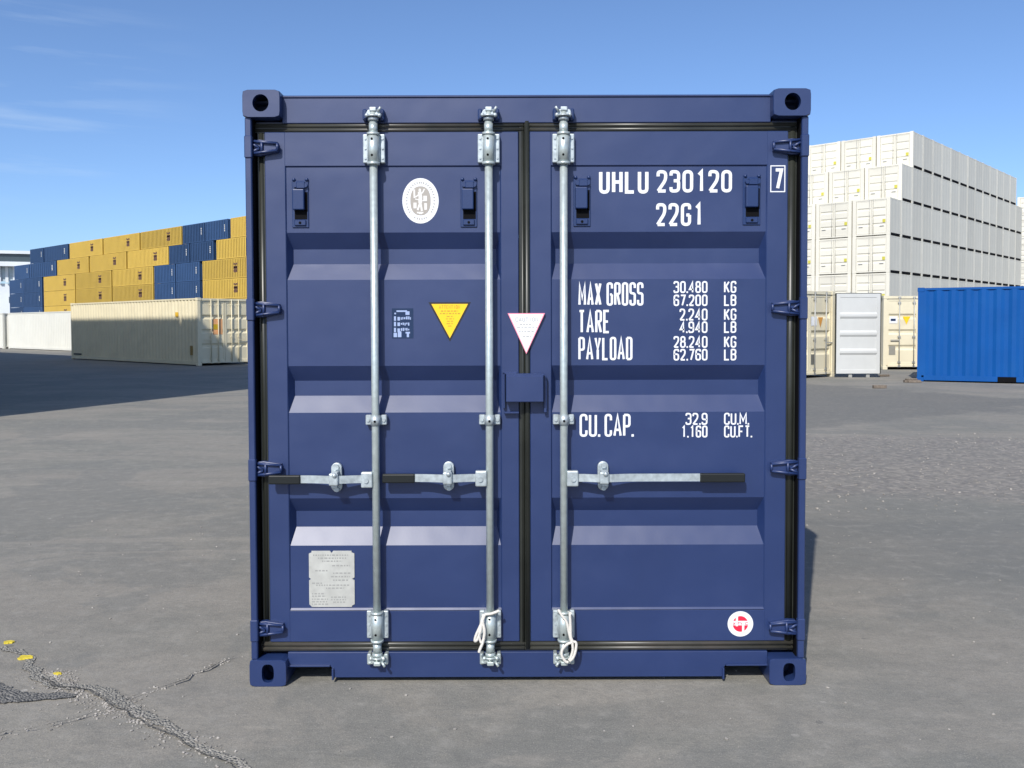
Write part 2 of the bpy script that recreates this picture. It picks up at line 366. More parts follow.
# posts: outer flange, J-recess behind it in black: seal plus shade put into the colour
for sx in (-1, 1):
    mb = MB(); xo = 1.213; xi = 1.213-.028
    a, b = sorted((sx*xo, sx*xi)); mb.box(a, b, .012, .16, CH-.002, H-CH+.002, .004)
    a, b = sorted((sx*(xi-.001), sx*1.10)); mb.box(a, b, .125, .16, CH-.002, H-CH+.002)
    # seams / joints where hinge lugs are welded on
    for py in (148, 309, 468, 627):
        z = zf(py); a, b = sorted((sx*(xo+.002), sx*(xi-.003))); mb.box(a, b, .006, .10, z-.048, z+.048, .004)
    mb.build('corner_post', NAVY, main)
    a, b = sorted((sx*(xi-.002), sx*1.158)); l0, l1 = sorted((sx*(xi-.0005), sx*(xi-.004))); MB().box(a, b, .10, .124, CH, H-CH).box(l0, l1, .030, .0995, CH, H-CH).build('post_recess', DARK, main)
# header
zt, zb = zf(95.6), zf(123)
mb = MB(); xl, xr = -1.219+CW-.004, 1.219-CW+.004
mb.box(xl, xr, .052, .16, zb, zt-.006, .003)
mb.box(xl, xr, .046, .10, zt-.008, zt+.001, .002)
mb.box(-1.219+.03, 1.219-.03, .075, .16, zb-.012, H-CH-.003, .002)
mb.build('header', NAVY, main)
# sill with the two notches and a folded lip round them
zt, zbm = zf(651), zf(677, .045); n0, n1, n2, n3 = [xf(q, .045, 665) for q in (290, 333, 723, 765)]; zn = zf(664.5)
mb = MB()
pts = [(-1.06, zt), (1.06, zt), (1.06, zn), (n3, zn), (n2+.014, zn), (n2, zn-.014), (n2, zbm), (n1, zbm), (n1, zn-.014), (n1-.014, zn), (n0, zn), (-1.06, zn)]
mb.prism(pts, .045, .075, bev=.002)
mb.box(n1, n2, .076, .16, zbm+.004, zt-.004); 
for a, b in ((n0-.03, n1-.012), (n2+.012, n3+.03)): mb.box(a, b, .034, .15, zn-.001, zn+.006, .001)
for a in (n1, n2): mb.box(a-.004, a+.004, .034, .15, zbm-.008, zn-.010, .001)
mb.build('door_sill', NAVY, main)
# box behind: sides, roof, end, floor
def corrug(mb, x, y0, y1, z0, z1, sx, pitch=.278, dep=.036):
    """corrugated wall in the plane x, running along y"""
    n = round((y1-y0)/pitch); p = (y1-y0)/n; prof = []
    for i in range(n):
        a = y0+i*p; prof += [(a, 0), (a+.26*p, 0), (a+.5*p, 1), (a+.76*p, 1)]
    prof.append((y1, 0)); vs = [(mb.bm.verts.new((x-sx*dep*d, y, z0)), mb.bm.verts.new((x-sx*dep*d, y, z1))) for y, d in prof]
    for a, b in zip(vs, vs[1:]): mb.bm.faces.new((a[0], b[0], b[1], a[1]))
for sx in (-1, 1):
    mb = MB(); corrug(mb, sx*1.205, .16, 6.058-.16, .16, H-.06, sx)
    for a, b in ((.012, .165), (H-.065, H-.012)): mb.box(sx*1.205-.03, sx*1.205+.008, .16, 6.058-.16, a+.03, b, .003)
    mb.build('side_wall', NAVY, main)
mb = MB()
def corrug_x(mb, y, x0, x1, z0, z1, sy, pitch=.25, dep=.04):
    n = round((x1-x0)/pitch); p = (x1-x0)/n; prof = []
    for i in range(n):
        a = x0+i*p; prof += [(a, 0), (a+.25*p, 0), (a+.5*p, 1), (a+.75*p, 1)]
    prof.append((x1, 0)); vs = [(mb.bm.verts.new((x, y-sy*dep*d, z0)), mb.bm.verts.new((x, y-sy*dep*d, z1))) for x, d in prof]
    for a, b in zip(vs, vs[1:]): mb.bm.faces.new((a[0], b[0], b[1], a[1]))
corrug_x(mb, 6.04, -1.1, 1.1, .12, H-.06, 1); mb.box(-1.2, -1.1, 5.95, 6.05, .118, H-.118); mb.box(1.1, 1.2, 5.95, 6.05, .118, H-.118)
mb.box(-1.06, 1.06, 5.97, 6.05, .03, .13); mb.build('end_wall', NAVY, main)
MB().box(-1.19, 1.19, .1, 5.95, H-.035, H-.025).build('roof', NAVY, main)
MB().box(-1.17, 1.17, .16, 5.95, .13, .16).build('floor_pan', NAVY_D, main)
# door gasket frames (they belong to the doors)
def hgasket(door, x0, x1, z0, z1):
    mb = MB()
    mb.box(x0, x1, FY+.006, FY+.03, z0, z1)
    h = z1-z0
    for c, r in ((z1-h*.26, h*.24), (z0+h*.26, h*.22)): mb.cyl((x0, FY+.008, c), (x1, FY+.008, c), r, 10)
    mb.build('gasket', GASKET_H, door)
def vgasket(mb, x0, x1, z0, z1):
    mb.box(x0, x1, FY+.010, FY+.03, z0, z1); wdt = x1-x0
    mb.cyl((x0+wdt*.5, FY+.022, z0), (x0+wdt*.5, FY+.022, z1), wdt*.49, 16)
ZD0, ZD1 = zf(641.5), zf(131.5)
panel_z = [(165.5, 0), (166.6, 6), (232, 6), (248, 48), (263, 48), (279.3, 6), (365.5, 6), (380.8, 48), (396, 48), (412.3, 6), (498, 6), (512.5, 48), (528.5, 48), (545.3, 6), (607.8, 6), (609.8, 0)]
def make_door(left):
    if left: x0, x1, p0, p1 = xf(265.3, FY, 220), xf(519), xf(286, FY, 220), xf(501)
    else: x0, x1, p0, p1 = xf(530), xf(786.5), xf(551.5), xf(765.5)
    mb = MB(); bt = FY+.05; za, zb_ = zf(610.5), zf(165.5)
    mb.box(x0, p0, FY, bt, ZD0, ZD1, .003); mb.box(p1, x1, FY, bt, ZD0, ZD1, .003)
    mb.box(p0-.003, p1+.003, FY+.0005, bt, zb_, ZD1-.001, .0015); mb.box(p0-.003, p1+.003, FY+.0005, bt, ZD0+.001, za, .0015)
    # pressed panel
    vs = []
    for py, d in panel_z:
        z = zf(py); dd = d/1000; inx = .0+dd*.42
        vs.append([mb.bm.verts.new(v) for v in ((p0, FY+.003, z), (p0+inx, FY+dd, z), (p1-inx, FY+dd, z), (p1, FY+.003, z))])
    for a, b in zip(vs, vs[1:]):
        for k in range(3): mb.bm.faces.new((a[k], a[k+1], b[k+1], b[k]))
    door = mb.build('door', NAVY, main)
    g = MB()
    if left:
        vgasket(g, xf(257.8, FY, 220), xf(265.2, FY, 220), ZD0-.04, ZD1+.03)
        hgasket(door, xf(258), xf(524), zf(131.6), zf(122.6)); hgasket(door, xf(258), xf(524), zf(650.8), zf(641.6))
        a, b = xf(519.1), xf(524.8); g.box(a, b, FY+.004, FY+.03, ZD0-.03, ZD1+.03, .003); g.cyl((b-.008, FY+.010, ZD0-.02), (b-.008, FY+.010, ZD1+.03), .008, 10)
    else:
        vgasket(g, xf(786.6), xf(795.6), ZD0-.04, ZD1+.03)
        hgasket(door, xf(524.6), xf(795), zf(131.6), zf(122.6)); hgasket(door, xf(524.6), xf(795), zf(650.8), zf(641.6))
        a, b = xf(524.9), xf(530); g.box(a, b, FY-.004, FY+.03, ZD0-.035, ZD1+.045, .004); g.cyl((a+.011, FY+.006, ZD0-.03), (a+.011, FY+.006, ZD1+.045), .0125, 10)
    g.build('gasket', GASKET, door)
    return door
dL, dR = make_door(True), make_door(False)

def hinge(door, sx, py):
    z = zf(py); mb = MB(); s = sx
    # leaf strapped to the door: tapered plate with raised rim, knuckle near the post
    if s < 0: xa, xb, xm = xf(255), xf(281.5), xf(264)
    else: xa, xb, xm = xf(798), xf(770.5), xf(789)
    t = .036; e = .030
    pts = [(xa, z+t-.004), (xm, z+t), (xb, z+e-.006), (xb, z-e+.012), (xm, z-t+.002), (xa, z-t+.004)]
    if s > 0: pts = pts[::-1]
    mb.prism(pts, FY-.020, FY+.004, bev=.004)
    yo = FY-.034
    def bar(p, q, r=.0065): mb.tube([(p[0], yo+.008, p[1]), (q[0], yo+.008, q[1])], r, 6)
    bar((xa, z+t-.008), (xb, z+e-.012)); bar((xa, z-t+.010), (xb, z-e+.018)); bar((xm-(xm-xb)*.12, z-t+.012), (xm-(xm-xb)*.12, z+t-.008)); bar((xb, z+e-.012), (xb, z-e+.018))
    bar((xa, z+t*.55), (xm, z-.002)); bar((xm, z-.004), (xa, z-t*.6))
    px_ = xa-s*.0 ; mb.cyl((px_+s*.006, FY-.018, z-.036), (px_+s*.006, FY-.018, z+.036), .013, 12)
    return mb.build('hinge', NAVY, door)
for py in (148, 309, 468, 627): hinge(dL, -1, py); hinge(dR, 1, py)

BARY = FY-.044                                # locking-bar axis
def xb_(px): return on_plane(px, 384, D0+BARY).x-XC
def zb2(py): return on_plane(527, py, D0+BARY).z
def locking(door, px):
    X = xb_(px); r = .0168
    o = MB(); o.cyl((X, BARY, zb2(664)), (X, BARY, zb2(112)), r, 20)
    for py, hh in ((128, .02), (647, .02)): o.cyl((X, BARY, zb2(py)-hh), (X, BARY, zb2(py)+hh), r*1.12, 20)
    o.build('locking_bar', ZINC, door)
    # guide brackets top and bottom, small clamp in the middle
    for p0, p1, wd in ((133, 162, .046), (611.5, 639, .044)):
        z0, z1 = zb2(p1), zb2(p0); b = MB()
        for sgn in (-1, 1):
            a, c = sorted((X+sgn*.0255, X+sgn*(.0255+.022))); b.box(a, c, FY-.030, FY-.0005, z0, z1, .004, seg=2)
            a, c = sorted((X+sgn*.022, X+sgn*.027)); b.box(a, c, BARY+.004, FY-.002, z0+.004, z1-.004)
            for q in (.16, .5, .84): b.cyl((X+sgn*.037, FY-.0345, z0+(z1-z0)*q), (X+sgn*.037, FY-.028, z0+(z1-z0)*q), .0048, 8)
        b.build('bracket_plate', ZINC_B, door)
        b = MB(); b.cyl((X, BARY, z0-.004), (X, BARY, z1-.002), r*1.5, 20, cap=True)
        for zz in (z0-.006, z1-.004): b.cyl((X, BARY, zz-.005), (X, BARY, zz+.006), r*1.68, 20)
        b.build('guide_tube', ZINC, door)
        for q in (.22, .78):
            MB().cyl((X-.003, BARY-r*1.5-.0015, z0+(z1-z0)*q), (X-.003, BARY-r*1.4, z0+(z1-z0)*q), .0052, 8).build('bolt_hole', DARK, door)
    z0, z1 = zb2(425), zb2(415); b = MB()
    for sgn in (-1, 1):
        a, c = sorted((X+sgn*.020, X+sgn*.046)); b.box(a, c, FY-.028, FY-.0005, z0, z1, .003)
        b.cyl((X+sgn*.034, FY-.034, (z0+z1)/2), (X+sgn*.034, FY-.011, (z0+z1)/2), .008, 6)
    b.cyl((X, BARY, z0), (X, BARY, z1), r*1.28, 20); b.box(X-.022, X+.022, BARY, FY-.004, z0+.002, z1-.002, .002)
    b.build('bar_clamp', ZINC_B, door)
    b = MB(); b.cyl((X, BARY-r*1.28-.002, (z0+z1)/2-.003), (X, BARY-r*1.2, (z0+z1)/2-.003), .0055, 8); b.build('bolt_hole', DARK, door)
    # cams and keepers
    for pc, up in ((113.5, 1), (659, -1)):
        z = zb2(pc); c = MB(); u = up; S = -1 if px > 540 else 1
        c.cyl((X, BARY, z-u*.030), (X, BARY, z-u*.016), r*1.35, 16)
        c.cyl((X, BARY, z-u*.014), (X, BARY, z-u*.008), r*1.9, 16)
        c.prism([(X-.031, z-.004+u*.002), (X-.022, z+.014), (X+.008, z+.022), (X+.029, z+.013), (X+.033, z-.004), (X+.016, z-.013), (X-.02, z-.013)], BARY-.012, BARY+.020, bev=.003)
        c.box(X-.014, X+.016, BARY-.020, BARY+.018, z+u*.016-.008, z+u*.016+.010, .004, seg=2)
        c.cyl((X+S*.022, BARY-.016, z+u*.006), (X+S*.036, BARY-.024, z+u*.024), .006, 8)
        c.sphere((X-S*.026, BARY-.012, z-u*.008), .0085); c.sphere((X+S*.029, BARY-.014, z-u*.009), .0095)
        c.build('cam', ZINC_B if up > 0 else ZINC, door)
        c = MB()
        for sgn in (-1, 1):
            a, q = sorted((X+sgn*.028, X+sgn*.046)); c.box(a, q, BARY+.002, FY+.02, z-.026, z+.022, .004)
            a, q = sorted((X+sgn*.012, X+sgn*.040)); c.box(a, q, BARY-.004, BARY+.006, z-.020, z-.012, .002)
        c.box(X-.012, X+.012, BARY+.006, BARY+.03, z-.02, z+.018)
        c.build('cam_keeper', NAVY_D if up > 0 else ZINC, door)
    return X
X1 = locking(dL, 375.2); X2 = locking(dL, 489.4); X3 = locking(dR, 563.8)

def handle(door, X, pz, end, grip, catch, hubw, sgn):
    """flat bar from the hub at the bar, bowed over the catch, to a rubber grip"""
    zc = zb2(pz); yh = BARY-.004; b = MB()
    xe, xg, xc = xb_(end), xb_(grip), xb_(catch); hx = X+sgn*.034
    a, c = sorted((X+sgn*.012, X+sgn*.062)); b.box(a, c, yh-.020, yh+.012, zc-.032, zc+.036, .005, seg=2)
    b.cyl((X+sgn*.040, yh-.026, zc), (X+sgn*.040, yh-.018, zc), .011, 12)
    n = 14; prev = None
    for i in range(n+1):
        u = i/n; x = (X+sgn*.05)*(1-u)+xg*u; d = abs(x-xc); y = yh-.006-.020*math.exp(-(d/.07)**2); z = zc+.004-.009*u*0
        if prev: 
            p, q = prev, (x, y)
            vs = [b.bm.verts.new(v) for v in ((p[0], p[1], z-.0165), (q[0], q[1], z-.0165), (q[0], q[1], z+.0165), (p[0], p[1], z+.0165), (p[0], p[1]+.009, z-.0165), (q[0], q[1]+.009, z-.0165), (q[0], q[1]+.009, z+.0165), (p[0], p[1]+.009, z+.0165))]
            for f in ((0, 1, 2, 3), (7, 6, 5, 4), (0, 4, 5, 1), (3, 2, 6, 7)): b.bm.faces.new([vs[k] for k in f])
        prev = (x, y)
    o = b.build('handle', ZINC_B, door)
    a, c = sorted((xg, xe)); MB().box(a, c, yh-.014, yh+.010, zc+.004-.021, zc+.004+.018, .005, seg=2).build('grip', BLACK, door)
    b = MB(); w_ = .024
    b.prism([(xc+w_*math.cos(t)*1.0, zc+.006+(.040 if math.sin(t) > 0 else -.040)+w_*math.sin(t)) for t in [k*math.pi/10 for k in range(20)]], FY-.018, FY-.001, bev=.003)
    b.box(xc-.021, xc+.019, yh-.040, yh-.024, zc-.020, zc+.034, .006, seg=2)
    for q in (-.046, .052): b.cyl((xc+.002, FY-.032, zc+q), (xc+.002, FY-.016, zc+q), .0105, 10)
    b.box(xc-.014, xc+.014, yh-.030, FY-.01, zc+.026, zc+.036, .002); b.box(xc-.014, xc+.014, yh-.03, FY-.01, zc-.028, zc-.019, .002)
    b.sphere((xc+.004, yh-.040, zc+.026), .011)
    b.build('handle_catch', ZINC_B, door)
handle(dL, X1, 479.3, 268, 300, 334.5, 12, -1)
handle(dL, X2, 478.3, 382, 414.5, 447.8, 12, -1)
handle(dR, X3, 478.5, 745, 700, 603.8, 12, 1)

# ventilators
def vent(door, a, b, t, u):
    x0, x1, z1, z0 = xf(a, FY, 203), xf(b, FY, 203), zf(t), zf(u); y = FY+.006
    m = MB(); wv = x1-x0
    m.box(x0, x1, y-.006, y-.0005, z0, z1, .002)
    m.box(x0+wv*.10, x1-wv*.20, y-.032, y-.005, z0+.075, z1-.040, .004, seg=2)
    m.box(x0+wv*.30, x1-wv*.18, y-.020, y-.005, z1-.036, z1-.006, .003)
    for xx in (x0+wv*.22, x1-wv*.16): m.cyl((xx, y-.018, z1-.022), (xx, y-.005, z1-.022), .009, 10)
    for xx in (x0+wv*.12, x1-wv*.10): m.sphere((xx, y-.006, z1+.004), .008)
    m.box(x0+wv*.15, x1-wv*.15, y-.014, y-.005, z0+.008, z0+.034, .003)
    m.build('vent', NAVY_D, door)
    m = MB(); m.box(x0+wv*.16, x1-wv*.08, y-.0075, y-.0063, z0+.036, z0+.075); m.box(x1-wv*.22, x1-wv*.05, y-.0075, y-.0063, z0+.07, z1-.05)
    m.cyl(((x0+x1)/2, y-.0155, z0+.02), ((x0+x1)/2, y-.013, z0+.02), .006, 8)
    m.build('vent_slot', DARK, door)
vent(dL, 292, 308.5, 180, 227); vent(dL, 460.5, 477, 180, 227); vent(dR, 573.5, 590.5, 178.5, 226.5); vent(dR, 743, 760.5, 177.5, 225.5)

# lock box over the seam
a, b, c, d = xf(504.5, -.0), xf(543, -.0), zf(375.5, 0), zf(402, 0)
m = MB(); m.box(xf(506.0), xf(543.5, 0), -.010, .042, d, c, .003)
m.box(xf(506), xf(544), -.004, .044, c-.002, c+.008, .002)
m.build('lock_box', NAVY, dR)
m = MB(); yy = FY-.028
m.box(xf(503), xf(517), yy, FY-.0005, zf(373)-.004, zf(373)+.006, .002); m.box(xf(503), xf(505), yy, FY-.0005, zf(408), zf(372), .002); m.box(xf(504), xf(519), yy, FY-.0005, zf(412)-.005, zf(412)+.004, .002)
m.build('lock_bracket', NAVY, dL)
m = MB(); m.box(xf(543.6), xf(546.5), FY-.03, FY-.0005, zf(412), zf(376), .002); m.build('lock_bracket', NAVY, dR)

# painted markings
PY = FY+.006-.0010
def P4(a, b, t, u, y=PY): return xf(a, y, (t+u)/2), xf(b, y, (t+u)/2), zf(u, y), zf(t, y)
for s, a, b, t, u, st in (("UHLU", 599, 648.5, 170.5, 194, .0150), ("230120", 656.5, 732, 170.5, 193, .0140), ("22G1", 656, 703.5, 203.5, 226.5, .0138),
    ("MAX", 578.3, 601.5, 282.5, 306, .0108), ("GROSS", 606.5, 643.5, 282.5, 306, .0100), ("TARE", 578.3, 610, 310, 333.5, .0104), ("PAYLOAD", 578.3, 632.5, 337, 360.5, .0100),
    ("CU.", 579.5, 600, 414, 437, .0104), ("CAP.", 604.5, 633.5, 414, 437, .0104),
    ("30.480", 673.5, 707.5, 281.5, 293.5, .0070), ("67.200", 673.5, 707.5, 295, 306.5, .0070), ("2.240", 679.5, 707.5, 309, 321, .0070), ("4.940", 679.5, 707.5, 321.8, 333.5, .0070),
    ("28.240", 673.5, 707.5, 336.5, 348.3, .0070), ("62.760", 673.5, 707.5, 349.3, 361, .0070), ("32.9", 685.5, 707.5, 413.3, 425.3, .0070), ("1.160", 681, 707.5, 426, 438, .0070),
    ("KG", 724, 736.3, 281.5, 293.5, .0070), ("LB", 724, 736.3, 295, 306.5, .0070), ("KG", 724, 736.3, 309, 321, .0070), ("LB", 724, 736.3, 321.8, 333.5, .0070), ("KG", 724, 736.3, 336.5, 348.3, .0070), ("LB", 724, 736.3, 349.3, 361, .0070),
    ("CU.M.", 724, 749, 413.3, 425.3, .0068), ("CU.FT.", 724, 752, 426, 438, .0068)):
    m = MB(); x0, x1, z0, z1 = P4(a, b, t, u); text(m, s, x0, x1, z0, z1, PY, st, .20 if st > .0110 else .16); m.build('marking', WHITE_V, dR)
y7 = FY-.001; m = MB(); x0, x1, z0, z1 = P4(774, 783, 169, 190.5, y7); text(m, "7", x0, x1, z0, z1, y7, .014)
x0, x1, z0, z1 = P4(770.8, 784.8, 166.5, 192.3, y7); ribbon(m, [(x0, z0), (x1, z0), (x1, z1), (x0, z1)], .0046, y7, True)
m.build('check_digit_marking', WHITE_V, dR)

# stickers
def sticker(door, layers):
    for nm, mt, fn, y in layers:
        q = MB(); fn(q, y); q.build(nm, mt, door)
def tri(a, b, t, u, k=0):
    def f(q, y):
        x0, x1, z0, z1 = P4(a, b, t, u, y); flat(q, [(x0+k*1.75, z1-k), (x1-k*1.75, z1-k), ((x0+x1)/2, z0+k*2.1)], y)
    return f
def rows(specs, st):
    def f(q, y):
        for s, a, b, t, u in specs:
            x0, x1, z0, z1 = P4(a, b, t, u, y)
            if s: text(q, s, x0, x1, z0, z1, y, st)
            else:
                x = x0
                while x < x1: l = random.uniform(.006, .016); flat(q, [(x, z0), (min(x+l, x1), z0), (min(x+l, x1), z1), (x, z1)], y); x += l+.005
    return f
sticker(dL, [('warning_sticker', BLK_V, tri(428.5, 471, 302, 341.5), PY), ('sticker_face', YEL_V, tri(428.5, 471, 302, 341.5, .0075), PY-.0004),
    ('sticker_print', mat('brown_print', (.42, .24, .02), .6), rows([("ATTENTION", 439, 460, 305, 308.5), (None, 441, 458, 310.2, 311.4), (None, 440, 460, 312.8, 313.8), (None, 446.5, 453, 315.8, 316.6), (None, 446, 454, 318.2, 319), (None, 447, 453, 320.6, 321.4), (None, 446.5, 453.5, 323, 323.8), (None, 448, 452, 325.4, 326.2)], .0018), PY-.0009)])
yc = FY-.016
def tric(k, grow=0):
    def f(q, y):
        x0, x1, z0, z1 = P4(507.6, 545.0, 313.2, 354, y); flat(q, [(x0+k*1.75, z1-k), (x1-k*1.75, z1-k), ((x0+x1)/2, z0+k*2.1)], y)
    return f
q = MB(); x0, x1, z0, z1 = P4(507.6, 545.0, 313.2, 354, yc); q.prism([(x0, z1), (x1, z1), ((x0+x1)/2, z0)], yc, FY-.001); q.build('caution_sticker', PINK_V, dR)
sticker(dR, [('sticker_face', WHITE_V, tric(.0035), yc-.0004),
    ('sticker_print', GREY_V, rows([("CAUTION", 515.5, 538, 317.5, 321.5), (None, 520, 532, 324, 324.8), (None, 517, 537, 326.8, 327.5), (None, 519, 534, 331.2, 331.9), (None, 523, 531, 336, 336.7)], .0019), yc-.0009)])
# small dark film label with pale print
def film(q, y): x0, x1, z0, z1 = P4(392, 413.3, 308, 338, y); flat(q, [(x0, z0), (x1, z0), (x1, z1), (x0, z1)], y)
def filmp(q, y):
    S = lambda a, b, t, u: P4(a, b, t, u, y)
    def rc(a, b, t, u): x0, x1, z0, z1 = S(a, b, t, u); LAYER[0] += 1; flat(q, [(x0, z0), (x1, z0), (x1, z1), (x0, z1)], y-(LAYER[0] % 9)*.0001)
    rc(396.5, 407, 310, 311.6); rc(405.5, 409.5, 311, 314.6); rc(394.4, 396, 312.4, 314)
    for i, t in enumerate((316, 321.5, 327.5)):
        rc(394, 396, t, t+4.4); rc(397.5, 400, t+.6, t+4.2)
        x = 400.8
        while x < 410.5-i: l = random.uniform(.7, 1.6); rc(x, x+l, t+random.uniform(0, 1.2), t+random.uniform(2.4, 3.8)); x += l+.6
    rc(393.6, 397, 332.5, 336.8); rc(397.8, 401.4, 331, 336.8); rc(405.6, 410, 331.5, 333.2); rc(406.8, 409, 332.2, 336.8)
sticker(dL, [('film_label', DBLUE_V, film, PY), ('label_print', LBLUE_V, filmp, PY-.0004)])
# oval classification emblem
def E_(rx, rz): return lambda q, y: flat(q, ell((P4(402, 439, 178, 223, y)[0]+P4(402, 439, 178, 223, y)[1])/2, (P4(402, 439, 178, 223, y)[2]+P4(402, 439, 178, 223, y)[3])/2, rx, rz, 48), y)
x0, x1, z0, z1 = P4(402.3, 438.7, 177.8, 223.2); ocx, ocz, orx, orz = (x0+x1)/2, (z0+z1)/2, (x1-x0)/2, (z1-z0)/2
def ring(q, y):
    n = 38
    for k in range(n):
        a = 2*math.pi*k/n+random.uniform(-.02, .02)
        if 3.9 < a < 4.2 or 5.2 < a < 5.5: continue
        c, s = math.cos(a), math.sin(a); p = Vector((ocx+c*orx*.76, ocz+s*orz*.80)); t = Vector((-s, c)); nn = Vector((c, s)); l, wd = .0028, .0042
        flat(q, [tuple(p+t*l+nn*wd), tuple(p-t*l+nn*wd), tuple(p-t*l*.6-nn*wd), tuple(p+t*l*.8-nn*wd)], y)
def fig(q, y):
    # abstract standing figure with arms up between blocks of lines
    S = lambda u, v: (ocx+u*orx, ocz+v*orz)
    for pts, wd in (([(-.05, .40), (0, .16), (-.02, -.10)], .016), ([(-.02, -.08), (-.16, -.42)], .009), ([(.0, -.08), (.08, -.46)], .009), ([(0, .30), (.12, .36), (.22, .52)], .006), ([(-.06, .3), (-.2, .2), (-.3, .16)], .006),
                    ([(-.34, .50), (-.33, .12)], .008), ([(-.30, .08), (-.02, .03)], .005), ([(.10, .0), (.36, .0)], .005), ([(.26, .22), (.26, -.02)], .016), ([(-.30, -.08), (-.30, -.34)], .014), ([(.28, -.10), (.28, -.40)], .012), ([(-.2, -.52), (.16, -.52)], .007), ([(-.1,-.56),(.1,-.56)], .006)):
        ribbon(q, [S(*p) for p in pts], wd, y)
    flat(q, ell(ocx-.03*orx, ocz+.46*orz, .006, .008, 12), y-.0009)
sticker(dL, [('round_emblem', WHITE_V, lambda q, y: flat(q, ell(ocx, ocz, orx, orz, 48), y), PY), ('emblem_lettering', GREY_V, ring, PY-.0004),
    ('emblem_field', mat('taupe_print', (.34, .31, .27), .5), lambda q, y: flat(q, [(ocx+orx*.56*math.copysign(abs(math.cos(t))**.85, math.cos(t)), ocz+orz*.64*math.copysign(abs(math.sin(t))**.85, math.sin(t))) for t in [k*math.pi/20 for k in range(40)]], y), PY-.0005),
    ('emblem_figure', mat('cream_print', (.66, .64, .60), .5), fig, PY-.0010)])
# red and white round sticker
yR = FY-.0010; x0, x1, z0, z1 = P4(727.6, 753.2, 611.7, 637.2, yR); rcx, rcz, rr = (x0+x1)/2, (z0+z1)/2, (x1-x0)/2
def redlet(q, y):
    ribbon(q, [(rcx-.016, rcz+.034), (rcx-.016, rcz-.010)], .010, y); ribbon(q, [(rcx+.012, rcz+.004), (rcx+.012, rcz-.038)], .010, y)
    ribbon(q, [(rcx-.037, rcz+.004), (rcx+.037, rcz+.004)], .020, y)
def redtxt(q, y):
    text(q, "x", rcx-.034, rcx-.022, rcz-.004, rcz+.014, y, .0022); text(q, "c", rcx+.020, rcx+.034, rcz-.004, rcz+.014, y, .0022); text(q, "h", rcx-.012, rcx+.006, rcz-.004, rcz+.012, y, .0022)
sticker(dR, [('round_sticker', WHITE_V, lambda q, y: flat(q, ell(rcx, rcz, rr, rr), y), yR), ('sticker_disc', RED_V, lambda q, y: flat(q, ell(rcx, rcz, rr*.60, rr*.62), y), yR-.0004),
    ('sticker_letter', WHITE_V, redlet, yR-.0009), ('sticker_print', RED_V, redtxt, yR-.0020)])
# data plate with notched corners and edges
x0, x1, z0, z1 = P4(309.2, 354.6, 550.2, 606.2); k = .012; yp = PY-.003
q = MB(); cxm, czm = (x0+x1)/2, (z0+z1)/2
q.prism([(x0+k, z0), (x1-k, z0), (x1-k, z0+k*.5), (x1, z0+k), (x1, czm-k*.5), (x1-k, czm), (x1, czm+k*.5), (x1, z1-k), (x1-k, z1-k*.6), (x1-k, z1), (cxm+k*.6, z1), (cxm, z1-k*.8), (cxm-k*.6, z1), (x0+k, z1), (x0+k, z1-k*.6), (x0, z1-k), (x0, czm+k*.5), (x0+k*.8, czm), (x0, czm-k*.5), (x0, z0+k)], yp, PY+.0005)
q.build('data_plate', PLATE, dL)
def plate_rows(q, y):
    for t, a, b in ((554, 313, 348), (557, 318, 346), (560, 322, 342), (564.5, 332, 350), (569.5, 315, 328), (572, 333, 351), (575.5, 331, 350), (579, 333, 349), (582, 312, 322), (584, 316, 349), (587, 326, 344), (592.5, 312, 325), (595, 312, 326), (598, 312, 328), (600.5, 312, 328), (603, 312, 328), (596, 331, 346), (598.5, 331, 346), (601, 333, 345)):
        x0, x1, z0, z1 = P4(a, b, t, t+1.3, y); x = x0
        while x < x1: l = random.uniform(.004, .014); flat(q, [(x, z0), (min(x+l, x1), z0), (min(x+l, x1), z1), (x, z1)], y); x += l+.005
sticker(dL, [('plate_print', PLATE_INK, plate_rows, yp-.0006)])

# cords knotted on the two bars
def cord(label, X, shape):
    o = MB(); yb = BARY-.030
    for pts, r in shape:
        P = []
        C = [Vector((X+a/1000, yb-d/1000, z_)) for a, d, z_ in pts]
        for i in range(len(C)-1):
            p0, p1, p2, p3 = C[max(i-1, 0)], C[i], C[i+1], C[min(i+2, len(C)-1)]
            for k_ in range(5):
                t = k_/5; P.append(.5*((2*p1)+(p2-p0)*t+(2*p0-5*p1+4*p2-p3)*t*t+(3*p1-p0-3*p2+p3)*t**3))
        P.append(C[-1]); o.tube(P, r, 8)
    ob = o.build('cord', ROPE); ob.location = (XC, D0, 0)
    tag(ob, label, 'cord', 'cords tied on the locking bars'); return ob
Z = lambda py: zb2(py)
cord('looped white cord tied on the middle locking bar, loops hanging to its left', X2, [
    ([(40, 0, Z(608.5)), (8, 4, Z(611)), (-26, 2, Z(613)), (-40, 4, Z(622)), (-60, 6, Z(632)), (-66, 6, Z(638)), (-54, 8, Z(636)), (-42, 8, Z(628)), (-34, 6, Z(618))], .0062),
    ([(-34, 6, Z(618)), (-24, 8, Z(628)), (-30, 8, Z(638)), (-44, 10, Z(646)), (-48, 10, Z(649))], .0066),
    ([(-22, 2, Z(612)), (-40, 7, Z(624)), (-46, 8, Z(634)), (-38, 9, Z(640))], .0055),
    ([(24, -6, Z(611)), (22, -22, Z(612)), (-6, -30, Z(613)), (-28, -14, Z(614)), (-30, 2, Z(613))], .006)])
